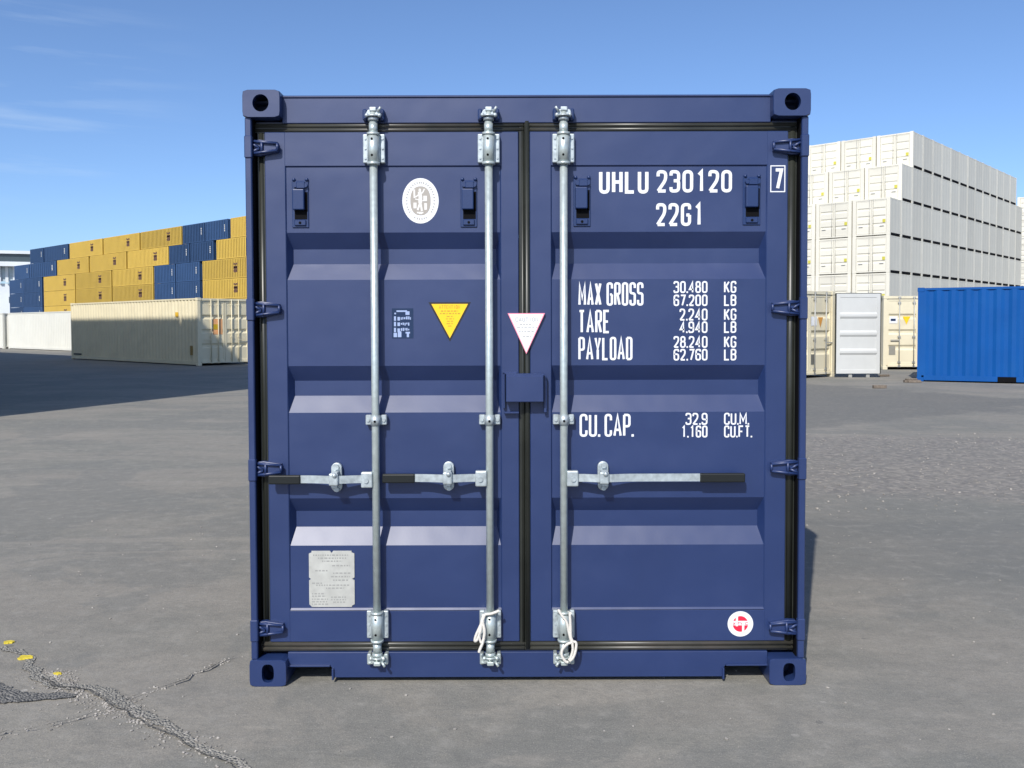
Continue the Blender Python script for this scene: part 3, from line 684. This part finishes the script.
cord('knotted white cord on the right door locking bar, hanging down to the cam', X3, [
    ([(-26, 0, Z(608)), (-8, 4, Z(614)), (10, 4, Z(620)), (20, 5, Z(630)), (30, 6, Z(638)), (50, 6, Z(640)), (48, 8, Z(648)), (36, 9, Z(655)), (22, 8, Z(658))], .0062),
    ([(24, 4, Z(611)), (26, 5, Z(622)), (28, 6, Z(634)), (34, 7, Z(639)), (14, 8, Z(641)), (-8, 9, Z(646)), (-12, 10, Z(652)), (4, 10, Z(658)), (16, 9, Z(659))], .0062),
    ([(34, 7, Z(640)), (36, 8, Z(647)), (26, 8, Z(655)), (18, 8, Z(657))], .0058),
    ([(-24, -8, Z(609)), (-18, -22, Z(611)), (6, -30, Z(612)), (24, -16, Z(612)), (26, 4, Z(611))], .006)])

# ------------------------------------------------------------------ yard containers
RZ = math.atan2(.741, .672)                    # the yard grid
UX, UY = Vector((.672, .741, 0)), Vector((-.741, .672, 0))
def frame_mesh(mb, L, H_, W, proud=.004, raise_=.14):
    hw = W/2
    for sx in (-1, 1):
        for y in (0, L-.178):
            for z in (0, H_-.118): mb.box(*sorted((sx*hw, sx*(hw-.162))), y, y+.178, z, z+.118, .008)
        for y in (.012, L-.12): mb.box(*sorted((sx*(hw-.008), sx*(hw-.13))), y, y+.108, .118, H_-.118)
        mb.box(*sorted((sx*(hw-.006), sx*(hw-.06))), .178, L-.178, H_-.075, H_-.012); mb.box(*sorted((sx*(hw-.006), sx*(hw-.05))), .178, L-.178, .04, .175)
    for y in (.02, L-.08): mb.box(-hw+.162, hw-.162, y, y+.06, H_-.11, H_-.02); mb.box(-hw+.162, hw-.162, y, y+.06, .10, .16)
def door_leaf(mb, x0, x1, z0, z1, y, dep=.045, nrib=3, rail=.07):
    mb.box(x0, x0+rail, y, y+.045, z0, z1); mb.box(x1-rail, x1, y, y+.045, z0, z1); mb.box(x0+rail, x1-rail, y, y+.045, z1-rail, z1); mb.box(x0+rail, x1-rail, y, y+.045, z0, z0+rail)
    a, b = x0+rail, x1-rail; h = z1-z0-2*rail; zs = [(z0+rail, .003), (z0+rail+.01, .012)]
    for k in range(nrib):
        c = z0+rail+h*(k+1)/(nrib+1); s = .065; zs += [(c-1.5*s, .012), (c-.5*s, .012+dep), (c+.5*s, .012+dep), (c+1.5*s, .012)]
    zs += [(z1-rail-.01, .012), (z1-rail, .003)]
    vs = [[mb.bm.verts.new((q, y+d if 0 < i < 3 else y+.003, z)) for i, q in enumerate((a, a+.4*d, b-.4*d, b))] for z, d in zs]
    for p, q in zip(vs, vs[1:]):
        for k in range(3): mb.bm.faces.new((p[k], p[k+1], q[k+1], q[k]))
def container(label, group, L, mt, loc, rz, cat='shipping container', bars=(-.62, -.30, .30, .62), H_=2.591, inv=False, doors=True, pitch=.278, rodmat=None):
    t = empty('shipping_container', loc, rz, label=label, cat=cat, group=group); W = 2.438
    mb = MB(); frame_mesh(mb, L, H_, W); mb.build('frame', mt, t)
    for sx in (-1, 1):
        mb = MB(); corrug(mb, sx*(W/2-.012), .12, L-.12, .17, H_-.07, sx, pitch=pitch, dep=.036); mb.build('side_wall', mt, t)
    MB().box(-1.17, 1.17, .05, L-.05, H_-.035, H_-.022).build('roof', mt, t)
    MB().box(-1.15, 1.15, .1, L-.1, .14, .17).build('floor_pan', DARK, t)
    mb = MB(); corrug_x(mb, L-.03, -1.1, 1.1, .14, H_-.1, 1); mb.build('end_wall', mt, t)
    if doors:
        for x0, x1, bs in ((-1.09, -.008, bars[:2]), (.008, 1.09, bars[2:])):
            mb = MB(); door_leaf(mb, x0, x1, .16, H_-.12, .05); dd = mb.build('door', mt, t)
            for x in bs:
                b = MB(); b.cyl((x, .02, .10), (x, .02, H_-.05), .020, 8)
                for z in (.12, .26, 1.15, H_-.25, H_-.07): b.box(x-.05, x+.05, .012, .048, z-.03, z+.03)
                s = 1 if x < 0 else -1
                b.box(*sorted((x, x-s*.30 if abs(x) > .5 else x-s*.0)), .0, .02, 1.02, 1.05) if abs(x) > .5 else None
                b.build('locking_bar', rodmat or RODG, dd)
        MB().box(-.012, .012, .075, .09, .17, H_-.13).build('door_seal', GASKET, t)
    else:
        mb = MB(); corrug_x(mb, .03, -1.1, 1.1, .14, H_-.1, -1); mb.build('end_wall', mt, t)
    return t
def decal(parent, name, mt, x0, x1, z0, z1, y, shape='rect', side=None):
    q = MB()
    if side is None:
        pts = [(x0, z0), (x1, z0), (x1, z1), (x0, z1)] if shape == 'rect' else [(x0, z1), (x1, z1), ((x0+x1)/2, z0)]
        q.prism(pts, y, y+.004)
    else:                                    # on the long wall x = side, x0..x1 along y
        q.box(side-.003, side+.003, x0, x1, z0, z1)
    return q.build(name, mt, parent)

# cream 40 ft container on the left
nc = Vector((-12.50, 36.1, 0)); c0 = nc+UX*1.219
cr = container('cream forty foot container with corrugated side half in shade, left of the navy container', None, 12.19, BEIGE, c0, RZ, H_=2.72, rodmat=BEIGE)
decal(cr, 'side_sticker', mat('amber_print', (.75, .45, .03), .5), 1.55, 1.80, 1.98, 2.16, 0, side=-1.222)
decal(cr, 'side_sticker', mat('ochre_print', (.30, .18, .03), .5), .42, .62, .42, .80, 0, side=-1.224)
decal(cr, 'side_marking', BLK_V, 11.0, 11.9, .22, .30, 0, side=-1.224)
decal(cr, 'door_label', mat('orange_label', (.85, .42, .18), .5), -.52, -.10, 1.25, 1.88, .056)
decal(cr, 'hazard_label', mat('mustard_print', (.55, .36, .01), .5), -.50, -.28, 1.45, 1.66, .051)
# white long containers farther left
for i, (px, Dp) in enumerate(((69, 58.5), (3.2, 65.6))):
    p = Vector(((px-512)/907*Dp, Dp, 0))+(-UY*1.55 if i == 0 else Vector((0, 0, 0)))
    lb = ('long white container standing behind the left end of the cream container', 'white container cut by the left edge of the picture, low on the ground')[i]
    wt = container(lb, 'white containers on the ground at left', 12.19, WHITE_P, p+UX*1.219-(Vector((0, 0, 0)) if i == 0 else UY*.0), RZ, doors=False)

# ---------------- yellow and blue wall of containers
def far_mesh(name, L, mt):
    mb = MB(); hw = 1.219; Hh = 2.56
    n = 5; mb.box(-hw+.02, hw-.02, .03, L-.03, .08, Hh-.03)
    for y in (0, L-.178):
        for sx in (-1, 1):
            mb.box(*sorted((sx*hw, sx*(hw-.16))), y, y+.178, 0, Hh, .01)
    for sx in (-1, 1):
        for z in (.03, Hh-.11): mb.box(*sorted((sx*(hw-.004), sx*(hw-.08))), .178, L-.178, z, z+.10)
        corrug(mb, sx*(hw-.008), .17, L-.17, .12, Hh-.1, sx, .45, .012)
    for y in (.005, L-.065): mb.box(-hw+.16, hw-.16, y, y+.06, Hh-.12, Hh-.01)
    return mb
YL, BL = 13.3, 6.35
proto_y = far_mesh('shipping_container', YL, YELLOW).build('shipping_container', YELLOW)
q = MB()
LY0, LY1, LZ0, LZ1 = 3.55, 4.45, .72, 1.98
lg = MB()
for i, ch in enumerate('MSC'):
    zt_ = LZ1-i*.42; text(lg, ch, -.15, .98, zt_-.38, zt_+.02, 0, .21)
lg.bm.transform(Matrix.Translation((-1.223, LY1, 0)) @ Matrix.Rotation(-math.pi/2, 4, 'Z'))
logo_y = lg.build('logo', BROWN, proto_y)
proto_b = far_mesh('shipping_container', BL, FBLUE).build('shipping_container', FBLUE)
lg = MB()
for i in range(4): flat(lg, [(i*.24, 0), (i*.24+.17, .02), (i*.24+.16, .20), (i*.24, .18)], 0)
lg.bm.transform(Matrix.Translation((-1.223, .75, 1.0)) @ Matrix.Rotation(-math.pi/2, 4, 'Z') @ Matrix.Rotation(-math.pi/2, 4, 'Y'))
lg.build('side_lettering', WHITE_Q, proto_b)
WA = Vector((-36.6, 117.4, 0)); WD = Vector((-.735, .678, 0)); WN = Vector((.678, .735, 0)); RZW = math.atan2(.735, .678)
def sx_(px):
    r = (px-512)/907; return (-36.6-117.4*r)/(.735+.678*r)
rowsY = {
 3: [('b', 10.5), ('b', 24, 43), ('y', 44.8, 75.6), ('y', 77, 112), ('y', 113.6, 154.2), ('b', 155.2, 175.8), ('b', 177, 200.5), ('y', 203.5, 250)],
}
seq3 = [('b', 24, 10.5), ('b', 43, 24.2), ('y', 75.9, 44.8), ('y', 112.3, 77), ('y', 154, 113.6), ('b', 176, 155.3), ('b', 200.6, 177), ('y', 252, 203.4)]
seq5 = [('b', 30.8, 15.8), ('b', 57.4, 31.4), ('y', 89.9, 58.7), ('y', 127.5, 91.5), ('y', 169.6, 129), ('b', 190.6, 170.3), ('b', 214.8, 191.6), ('y', 266, 217.6)]
seq6 = [('b', 45, 31.8), ('b', 69.6, 46.2), ('y', 104, 71.4), ('y', 141, 105.5), ('y', 183, 142.6), ('b', 206, 184.2), ('b', 229.4, 206.8), ('y', 280, 232)]
layers = {1: seq3, 2: seq3, 3: seq3, 4: seq3, 5: seq5, 6: seq6}
ordn = ['first', 'second', 'third', 'fourth', 'fifth', 'sixth', 'seventh', 'eighth', 'ninth', 'tenth', 'eleventh', 'twelfth', 'thirteenth', 'fourteenth', 'fifteenth', 'sixteenth']
rown = {6: 'top row', 5: 'second row from the top', 4: 'third row from the top', 3: 'fourth row from the top', 2: 'second row from the ground', 1: 'ground row'}
first = {'y': True, 'b': True}
for lay, seq in layers.items():
    cnt = {'y': 0, 'b': 0}
    for k, a, b in seq:
        s0, s1 = sx_(a), sx_(b); cnt[k] += 1
        pr = proto_y if k == 'y' else proto_b
        o = pr if first[k] else copy_tree(pr); first[k] = False
        sc = (s1-s0-.12)/(YL if k == 'y' else BL)
        p = WA+WD*(s0+.06)+WN*1.219; o.location = (p.x, p.y, (lay-1)*2.575); o.rotation_euler = (0, 0, RZW); o.scale = (1, sc, 1)
        cn = {'y': 'yellow', 'b': 'dark blue'}[k]
        tag(o, f"{cn} container, {ordn[cnt[k]-1]} {cn.split()[-1]} one from left, {rown[lay]}, far stack", 'shipping container', 'containers in the far yellow and blue stack')

# ---------------- off-picture stack on the left that throws the shade over the cream container
C = Vector((-9.76, 13.83, 0)); SHN = -UX
first_w = None
sh_lab = ['nearest the camera', 'second along', 'third along', 'farthest along']
for lay in range(6):
    for i in range(4):
        if first_w is None:
            first_w = far_mesh('shipping_container', 12.19, YELLOW).build('shipping_container', BEIGE); o = first_w
        else: o = copy_tree(first_w)
        p = C+UY*(12.3*i)+SHN*1.219; o.location = (p.x, p.y, lay*2.59); o.rotation_euler = (0, 0, RZ); o.scale = (1, 1, 2.591/2.56)
        tag(o, f'cream container, {ordn[lay]} from the ground, {sh_lab[i]}, in the stack outside the left edge', 'shipping container', 'stack standing left of the picture')

# ---------------- big white stack on the right
BW, BD, PX_, PY_ = 2.60, 2.195, 2.68, 2.205
HB = 2.58
def white_box_mesh(doors):
    mb = MB(); hw = BW/2
    mb.box(-hw+.012, hw-.012, .09 if doors else .03, BD-.03, .12, HB-.04)
    for sx in (-1, 1):
        for y in (0, BD-.178):
            mb.box(*sorted((sx*hw, sx*(hw-.25))), y, y+.178, 0, HB+.008, .004)
        mb.box(*sorted((sx*(hw-.003), sx*(hw-.08))), .178, BD-.178, .17, .30); mb.box(*sorted((sx*(hw-.003), sx*(hw-.08))), .178, BD-.178, HB-.11, HB-.03)
        corrug(mb, sx*(hw-.004), .17, BD-.17, .28, HB-.1, sx, .6, .006)
    for y in (.01, BD-.08): mb.box(-hw+.17, hw-.17, y, y+.07, .05, .16); mb.box(-hw+.17, hw-.17, y, y+.07, HB-.12, HB-.02)
    mb.box(-hw+.16, hw-.16, .03, BD-.03, .03, .12)
    return mb
pe = white_box_mesh(False).build('container_unit', WHITE_Q)
MB().box(BW/2-.030, BW/2-.004, .24, BD-.24, .0, .165).build('rail_gap', DARK, pe)
pd = empty('container_unit', (0, 0, 0)); white_box_mesh(True).build('shell', WHITE_Q, pd)
MB().box(BW/2-.030, BW/2-.004, .24, BD-.24, .0, .165).build('rail_gap', DARK, pd)
for x0, x1 in ((-1.03, -.012), (.012, 1.03)):
    mb = MB(); door_leaf(mb, x0, x1, .17, HB-.13, .03, dep=.05, rail=.06); dd = mb.build('door', WHITE_Q, pd)
    xm = x0+.3 if x0 < 0 else x1-.3
    b = MB(); b.cyl((x1-.12 if x0 < 0 else x0+.12, .015, .1), (x1-.12 if x0 < 0 else x0+.12, .015, HB-.06), .022, 8); b.box(xm-.14, xm+.14, .0, .03, .62, .67); b.build('locking_bar', RODG, dd)
q = decal(pd, 'yellow_label', mat('lime_print', (.50, .46, .06), .5), .78, .98, .88, 1.10, .022)
SX, SY = Vector((.741, -.672, 0)), Vector((.672, .741, 0)); RS = math.atan2(-.672, .741)
K0 = Vector((26.05, 62.7, 0))                 # near vertical corner of the stack
wrow = {5: 'top layer', 4: 'second layer from the top', 3: 'third layer from the top', 2: 'fourth layer from the top', 1: 'fifth layer from the top', 0: 'bottom layer'}
used = {'e': False, 'd': False}
def put(kind, p, rz, label, group):
    src = pe if kind == 'e' else pd
    o = copy_tree(src) if used[kind] else src; used[kind] = True
    o.location = p+Vector((random.uniform(-.008, .008), random.uniform(-.008, .008), 0)); o.rotation_euler = (0, 0, rz+random.uniform(-.0015, .0015)); tag(o, label, 'container', group); return o
for lay in range(6):
    st = max(0, lay-3)
    for j in range(st, 16):
        if lay == 5 and j > 14: continue
        p = K0+SY*(PY_*j)-SX*(BW/2)+Vector((0, 0, lay*2.591))
        if j == st: put('d', p, RS, f'white container at near corner of big white stack, {wrow[lay]}', 'white containers in the big stack')
        else: put('e', p, RS, f'white container, {ordn[j-st]} back along shaded side of big stack, {wrow[lay]}', 'white containers in the big stack')
    for i in (1, 2, 3):
        p = K0+SY*(PY_*st)-SX*(BW/2+PX_*i)+Vector((0, 0, lay*2.591))
        put('d', p, RS, f'white container, {ordn[i]} from the corner along sunlit door side, {wrow[lay]}', 'white containers in the big stack')
# second white stack beyond, at the right edge
K1 = Vector((56.1, 98.5, 0))
for lay in range(6):
    for i in range(3):
        p = K1+SX*(PX_*i)+Vector((0, 0, lay*2.56))
        put('d', p, RS, f'white container, {ordn[i]} from left, {wrow[lay]}, distant stack at right edge', 'containers in the distant white stack')

# ---------------- nearer things on the right
aA = math.atan2(.6, .8); nA = Vector((9.80, 27.5, 0)); uA = Vector((math.cos(aA), math.sin(aA), 0))
cA = container('beige container with closed doors just right of the navy container', 'beige containers at right', 6.058, BEIGE_R, nA-uA*1.219, aA, bars=(-.62, -.30, .22, .78))
decal(cA, 'door_label', WHITE_V, .02+.03, .36, 1.55, 1.82, .050); decal(cA, 'hazard_sticker', mat('orange_print', (.60, .28, .05), .5), .42, .66, 1.5, 1.8, .050, 'tri')
decal(cA, 'data_plate', mat('dark_plate', (.14, .14, .12), .5), .08, .28, .40, .70, .050)
decal(cA, 'door_label', WHITE_V, -.62, -.30, 1.55, 1.82, .050)
aB = R(-3); pB = Vector(((883.2-512)/907*31.7, 31.7, 0)); uB = Vector((math.cos(aB), math.sin(aB), 0))
cB = container('beige container with yellow triangle on its doors, left of the bright blue container', 'beige containers at right', 6.058, BEIGE_R, pB+uB*1.219, aB, bars=(-.66, -.16, .22, .62))
decal(cB, 'door_label', WHITE_V, -.99, -.72, 1.62, 1.86, .050); decal(cB, 'label_print', DBLUE_V, -.95, -.78, 1.70, 1.78, .047)
decal(cB, 'hazard_sticker', YEL_V, -.54, -.28, 1.58, 1.86, .050, 'tri'); decal(cB, 'data_plate', mat('dull_plate', (.25, .24, .2), .5), -1.0, -.78, .52, .82, .050)
# pale door leaf standing open between the two
pl = Vector(((836.3-512)/907*27.0, 27.0, 0)); lt = empty('container_door', pl, R(1), label='pale grey ribbed container door standing open between the two beige containers', cat='container door')
q = MB(); door_leaf(q, .0, 1.315, .12, 2.50, 0, dep=-.035, rail=.11); q.box(.05, 1.26, .03, .05, .2, 2.42); q.build('leaf_panel', LEAF_W, lt)
q = MB(); q.box(-.025, .0, -.005, .06, .11, 2.51); q.box(1.315, 1.34, -.005, .06, .11, 2.51); q.box(0, 1.315, .0, .05, 2.50, 2.52); q.build('seal', GASKET, lt)
for xx in (.45, .98):
    q = MB(); q.cyl((xx, .07, .0), (xx, .07, 2.56), .02, 8); q.box(xx-.05, xx+.05, .04, .09, .0, .09); q.build('locking_bar', RODG, lt)
# bright blue 20 ft container, long side to the camera
aC = R(-27); dC = Vector((math.cos(aC), math.sin(aC), 0)); pC = Vector(((917.0-512)/907*25.1, 25.1, 0))
rzC = aC+math.pi/2                             # local +y runs along dC reversed below
nC = Vector((-math.sin(aC), math.cos(aC), 0))  # away from the camera
cC = empty('shipping_container', pC+nC*1.219, aC-math.pi/2, label='bright blue corrugated container at the right edge, its long side to the camera', cat='shipping container')
W = 2.438; mb = MB(); frame_mesh(mb, 6.058, 2.591, W)
for a, b in ((2.05, 2.40), (3.65, 4.0)): pass
mb.build('frame', CYAN, cC)
for sx in (-1, 1):
    mb = MB(); corrug(mb, sx*(W/2-.010), .12, 5.94, .17, 2.53, sx, pitch=.365, dep=.034); mb.build('side_wall', CYAN, cC)
    mb = MB(); mb.box(sx*(W/2-.004)-.002, sx*(W/2-.004)+.002, 1.98, 2.42, .03, .172); mb.box(sx*(W/2-.004)-.002, sx*(W/2-.004)+.002, 3.65, 4.1, .03, .172); mb.build('fork_pocket', DARK, cC)
MB().box(-1.17, 1.17, .05, 6.0, 2.555, 2.57).build('roof', CYAN, cC); MB().box(-1.15, 1.15, .1, 5.95, .14, .17).build('floor_pan', DARK, cC)
for y, s in ((.03, -1), (6.03, 1)):
    mb = MB(); corrug_x(mb, y, -1.1, 1.1, .14, 2.49, s); mb.build('end_wall', CYAN, cC)

# dunnage on the ground
def block(label, px, py, sx, sy, sz, rz, two=False):
    p = on_ground(px, py); o = MB().box(-sx/2, sx/2, -sy/2, sy/2, 0, sz, .01)
    if two: o.box(-sx*.3, sx*.5, -sy*.9, -sy*.55, 0, sz*.7, .01); o.box(-sx*.42, sx*.3, -sy*.4, sy*.3, sz+.002, sz*1.6, .01, rot=Matrix.Rotation(.15, 4, 'Z'))
    o = o.build('wood_block', WOOD); o.location = (p.x, p.y, 0); o.rotation_euler = (0, 0, rz)
    tag(o, label, 'wood block', 'wood blocks on the asphalt')
block('small dark wood block lying alone on the asphalt before the pale door', 879.5, 388.3, .32, .12, .08, .05)
block('little pile of wood offcuts by the left end of the bright blue container', 912, 382.5, .42, .16, .07, -.1, True)
block('dark wood scrap on the ground under the right edge of the pale door', 884.5, 376.5, .30, .14, .06, .5)

# ---------------- pale terminal building, far left
bd = empty('terminal_building', (-118, 205, 0), R(20), label='pale terminal building with louvred wall and dark canopy at the far left edge', cat='building')
CON = mat('pale_render', (.62, .66, .68), .7, var=.1, vscale=.15); GLS = mat('dark_glazing', (.05, .07, .08), .2)
MB().box(-40, 12, 0, 30, 0, 11.4).build('wall', CON, bd)
MB().box(-40, 11.5, -.4, 0, 11.9, 15.2).build('louvre_band', mat('louvre_grey', (.42, .50, .54), .6, var=.3, vscale=.6), bd)
q = MB()
for i in range(34): q.box(-40+i*1.5, -39.4+i*1.5, -.8, -.41, 11.6, 15.2)
q.build('louvre', CON, bd)
MB().box(-42, 14, -3, 30, 15.2, 16.2).build('canopy', CON, bd)
MB().box(-42, 9, -2.2, 28, 16.2, 18.0).build('glazed_storey', GLS, bd)
MB().box(-43, 15, -2.8, 28, 18.0, 18.7).build('roof', CON, bd)
q = MB()
for i, x in enumerate((10.2, 13.6)): q.box(x-.5, x+.5, -2, -1, 0, 19.2)
q.build('pylon', CON, bd)
q = MB()
for i in range(8):
    for z in (2.5, 7.0): q.box(-38+i*6, -34.5+i*6, -.06, -.0, z, z+1.4)
q.build('window', GLS, bd)

# ------------------------------------------------------------------ ground details: cracks, rubble, paint marks
def crack_mat(name, c1, c2, thr):
    m = bpy.data.materials.new(name); m.use_nodes = True; t = m.node_tree; b = t.nodes['Principled BSDF']; L = t.links.new
    at = t.nodes.new('ShaderNodeAttribute'); at.attribute_name = 'edge'; g = t.nodes.new('ShaderNodeNewGeometry')
    n = t.nodes.new('ShaderNodeTexNoise'); n.inputs['Scale'].default_value = 11; n.inputs['Detail'].default_value = 7; n.inputs['Roughness'].default_value = .75; L(g.outputs['Position'], n.inputs[0])
    n2 = t.nodes.new('ShaderNodeTexVoronoi'); n2.inputs['Scale'].default_value = 95; L(g.outputs['Position'], n2.inputs[0])
    cr_ = t.nodes.new('ShaderNodeSeparateColor'); L(n2.outputs['Color'], cr_.inputs[0])
    x = t.nodes.new('ShaderNodeMix'); x.data_type = 'RGBA'; L(cr_.outputs[0], x.inputs[0]); x.inputs[6].default_value = (*c1, 1); x.inputs[7].default_value = (*c2, 1); L(x.outputs[2], b.inputs['Base Color'])
    b.inputs['Roughness'].default_value = .9
    a = t.nodes.new('ShaderNodeMath'); a.operation = 'ADD'; L(n.outputs[0], a.inputs[0]); L(at.outputs['Fac'], a.inputs[1])
    l = t.nodes.new('ShaderNodeMath'); l.operation = 'LESS_THAN'; L(a.outputs[0], l.inputs[0]); l.inputs[1].default_value = thr
    L(l.outputs[0], b.inputs['Alpha'])
    bp = t.nodes.new('ShaderNodeBump'); bp.inputs['Strength'].default_value = .8; bp.inputs['Distance'].default_value = .015; bp.invert = True; L(n2.outputs['Distance'], bp.inputs['Height']); L(bp.outputs[0], b.inputs['Normal'])
    return m
def strip(pts, widths, m, z):
    P = [on_ground(*p) for p in pts]; bm = bmesh.new(); lay_ = bm.verts.layers.float.new('edge'); rings = []; S = []
    for i in range(len(P)-1):
        nseg = max(3, int((P[i+1]-P[i]).length/.06))
        for k_ in range(nseg): u = k_/nseg; S.append((P[i].lerp(P[i+1], u), widths[i]*(1-u)+widths[i+1]*u))
    S.append((P[-1], widths[-1]))
    for i, (p, wd) in enumerate(S):
        d = (S[min(i+1, len(S)-1)][0]-S[max(i-1, 0)][0]).normalized(); nn = Vector((-d.y, d.x, 0))
        off = nn*mnoise.noise(p*3.1)*.10+nn*mnoise.noise(p*11)*.035; r = []
        for v in (-1, -.5, 0, .5, 1):
            q_ = p+off+nn*v*wd/2; vt = bm.verts.new((q_.x, q_.y, z)); vt[lay_] = abs(v); r.append(vt)
        rings.append(r)
    for a, b in zip(rings, rings[1:]):
        for k_ in range(4): bm.faces.new((a[k_], b[k_], b[k_+1], a[k_+1]))
    me = bpy.data.meshes.new('ground_crack'); bm.to_mesh(me); bm.free(); me.materials.append(m)
    o = bpy.data.objects.new('ground_crack', me); COL.objects.link(o); tag(o, kind='structure'); return S
PALE = crack_mat('pale_filler', (.19, .18, .155), (.30, .285, .245), .80); DKC = crack_mat('dark_crack', (.075, .072, .064), (.17, .16, .14), .64); DKP = crack_mat('broken_asphalt', (.09, .09, .085), (.21, .20, .18), .88)
strip([(0, 648), (28, 662), (62, 681), (100, 700), (150, 716), (196, 742), (248, 768), (262, 790)], [.12, .16, .2, .24, .15, .12, .12, .14], PALE, .004)
strip([(-30, 690), (10, 692), (45, 696), (70, 700)], [.30, .34, .24, .10], DKP, .006)
S1 = strip([(54, 676), (78, 694), (104, 708), (132, 716), (160, 730), (196, 748), (240, 770)], [.10, .09, .07, .05, .05, .04, .03], DKC, .008)
S2 = strip([(108, 712), (146, 694), (182, 680), (212, 666), (234, 658)], [.02, .035, .05, .05, .02], DKC, .012)
S3 = strip([(-4, 737), (30, 729), (70, 723), (104, 714)], [.03, .03, .03, .02], DKC, .016)
# loose stones
sb = bmesh.new(); rnd = random.Random(3)
def stone(x, y, r):
    M = Matrix.Translation((x, y, r*.35)) @ Matrix.Rotation(rnd.uniform(0, 6), 4, 'Z') @ Matrix.Diagonal((r*rnd.uniform(.7, 1.3), r*rnd.uniform(.7, 1.2), r*rnd.uniform(.4, .8), 1))
    t = bmesh.ops.create_icosphere(sb, subdivisions=1, radius=1, matrix=M)
    for v in t['verts']: v.co += Vector((rnd.uniform(-1, 1), rnd.uniform(-1, 1), rnd.uniform(-.6, .6)))*r*.22
for S, n, sprd in ((S1, 650, .05), (S2, 90, .022), (S3, 50, .03)):
    for _ in range(n):
        p, wd = S[int((rnd.random()**(1.8 if S is S1 else 1))*(len(S)-1))]; stone(p.x+rnd.gauss(0, sprd*.8), p.y+rnd.gauss(0, sprd*.8), rnd.uniform(.002, .007))
for _ in range(800):
    x, y = rnd.uniform(1.6, 9.5), rnd.uniform(7.4, 13.2)
    stone(x, y, rnd.uniform(.005, .013))
for _ in range(420):
    y = rnd.uniform(2.6, 9); x = rnd.uniform(-.6, .6)*y*1.05; stone(x, y, rnd.choice((.003, .003, .004, .005, .007)))
me = bpy.data.meshes.new('gravel'); sb.to_mesh(me); sb.free(); me.materials.append(STONE)
go = bpy.data.objects.new('gravel', me); COL.objects.link(go); tag(go, 'loose crushed stones scattered over the asphalt and along the cracks', 'gravel', kind='stuff')
# yellow paint spots
for px, py, r, lb in ((9, 643, .020, 'small yellow paint spot on the asphalt, nearest the left edge'), (25, 658.5, .028, 'largest yellow paint spot on the asphalt, in the middle of three'), (57.5, 674.5, .014, 'small yellow paint spot beside the gravelly crack, rightmost of three')):
    p = on_ground(px, py); q = MB(); vs = []
    for k_ in range(22):
        a = k_*2*math.pi/22; rr_ = r*(1+.45*mnoise.noise(Vector((math.cos(a)*1.7+px, math.sin(a)*1.7, 0)))); vs.append(q.bm.verts.new((math.cos(a)*rr_*1.25, math.sin(a)*rr_*.9, .0)))
    q.bm.faces.new(vs); t = bmesh.ops.extrude_face_region(q.bm, geom=q.bm.faces[:])
    for v in [v for v in t['geom'] if isinstance(v, bmesh.types.BMVert)]: v.co.z = .0066
    o = q.build('paint_spot', YPAINT); o.location = (p.x, p.y, .001); tag(o, lb, 'paint spot', 'yellow paint spots on the asphalt')
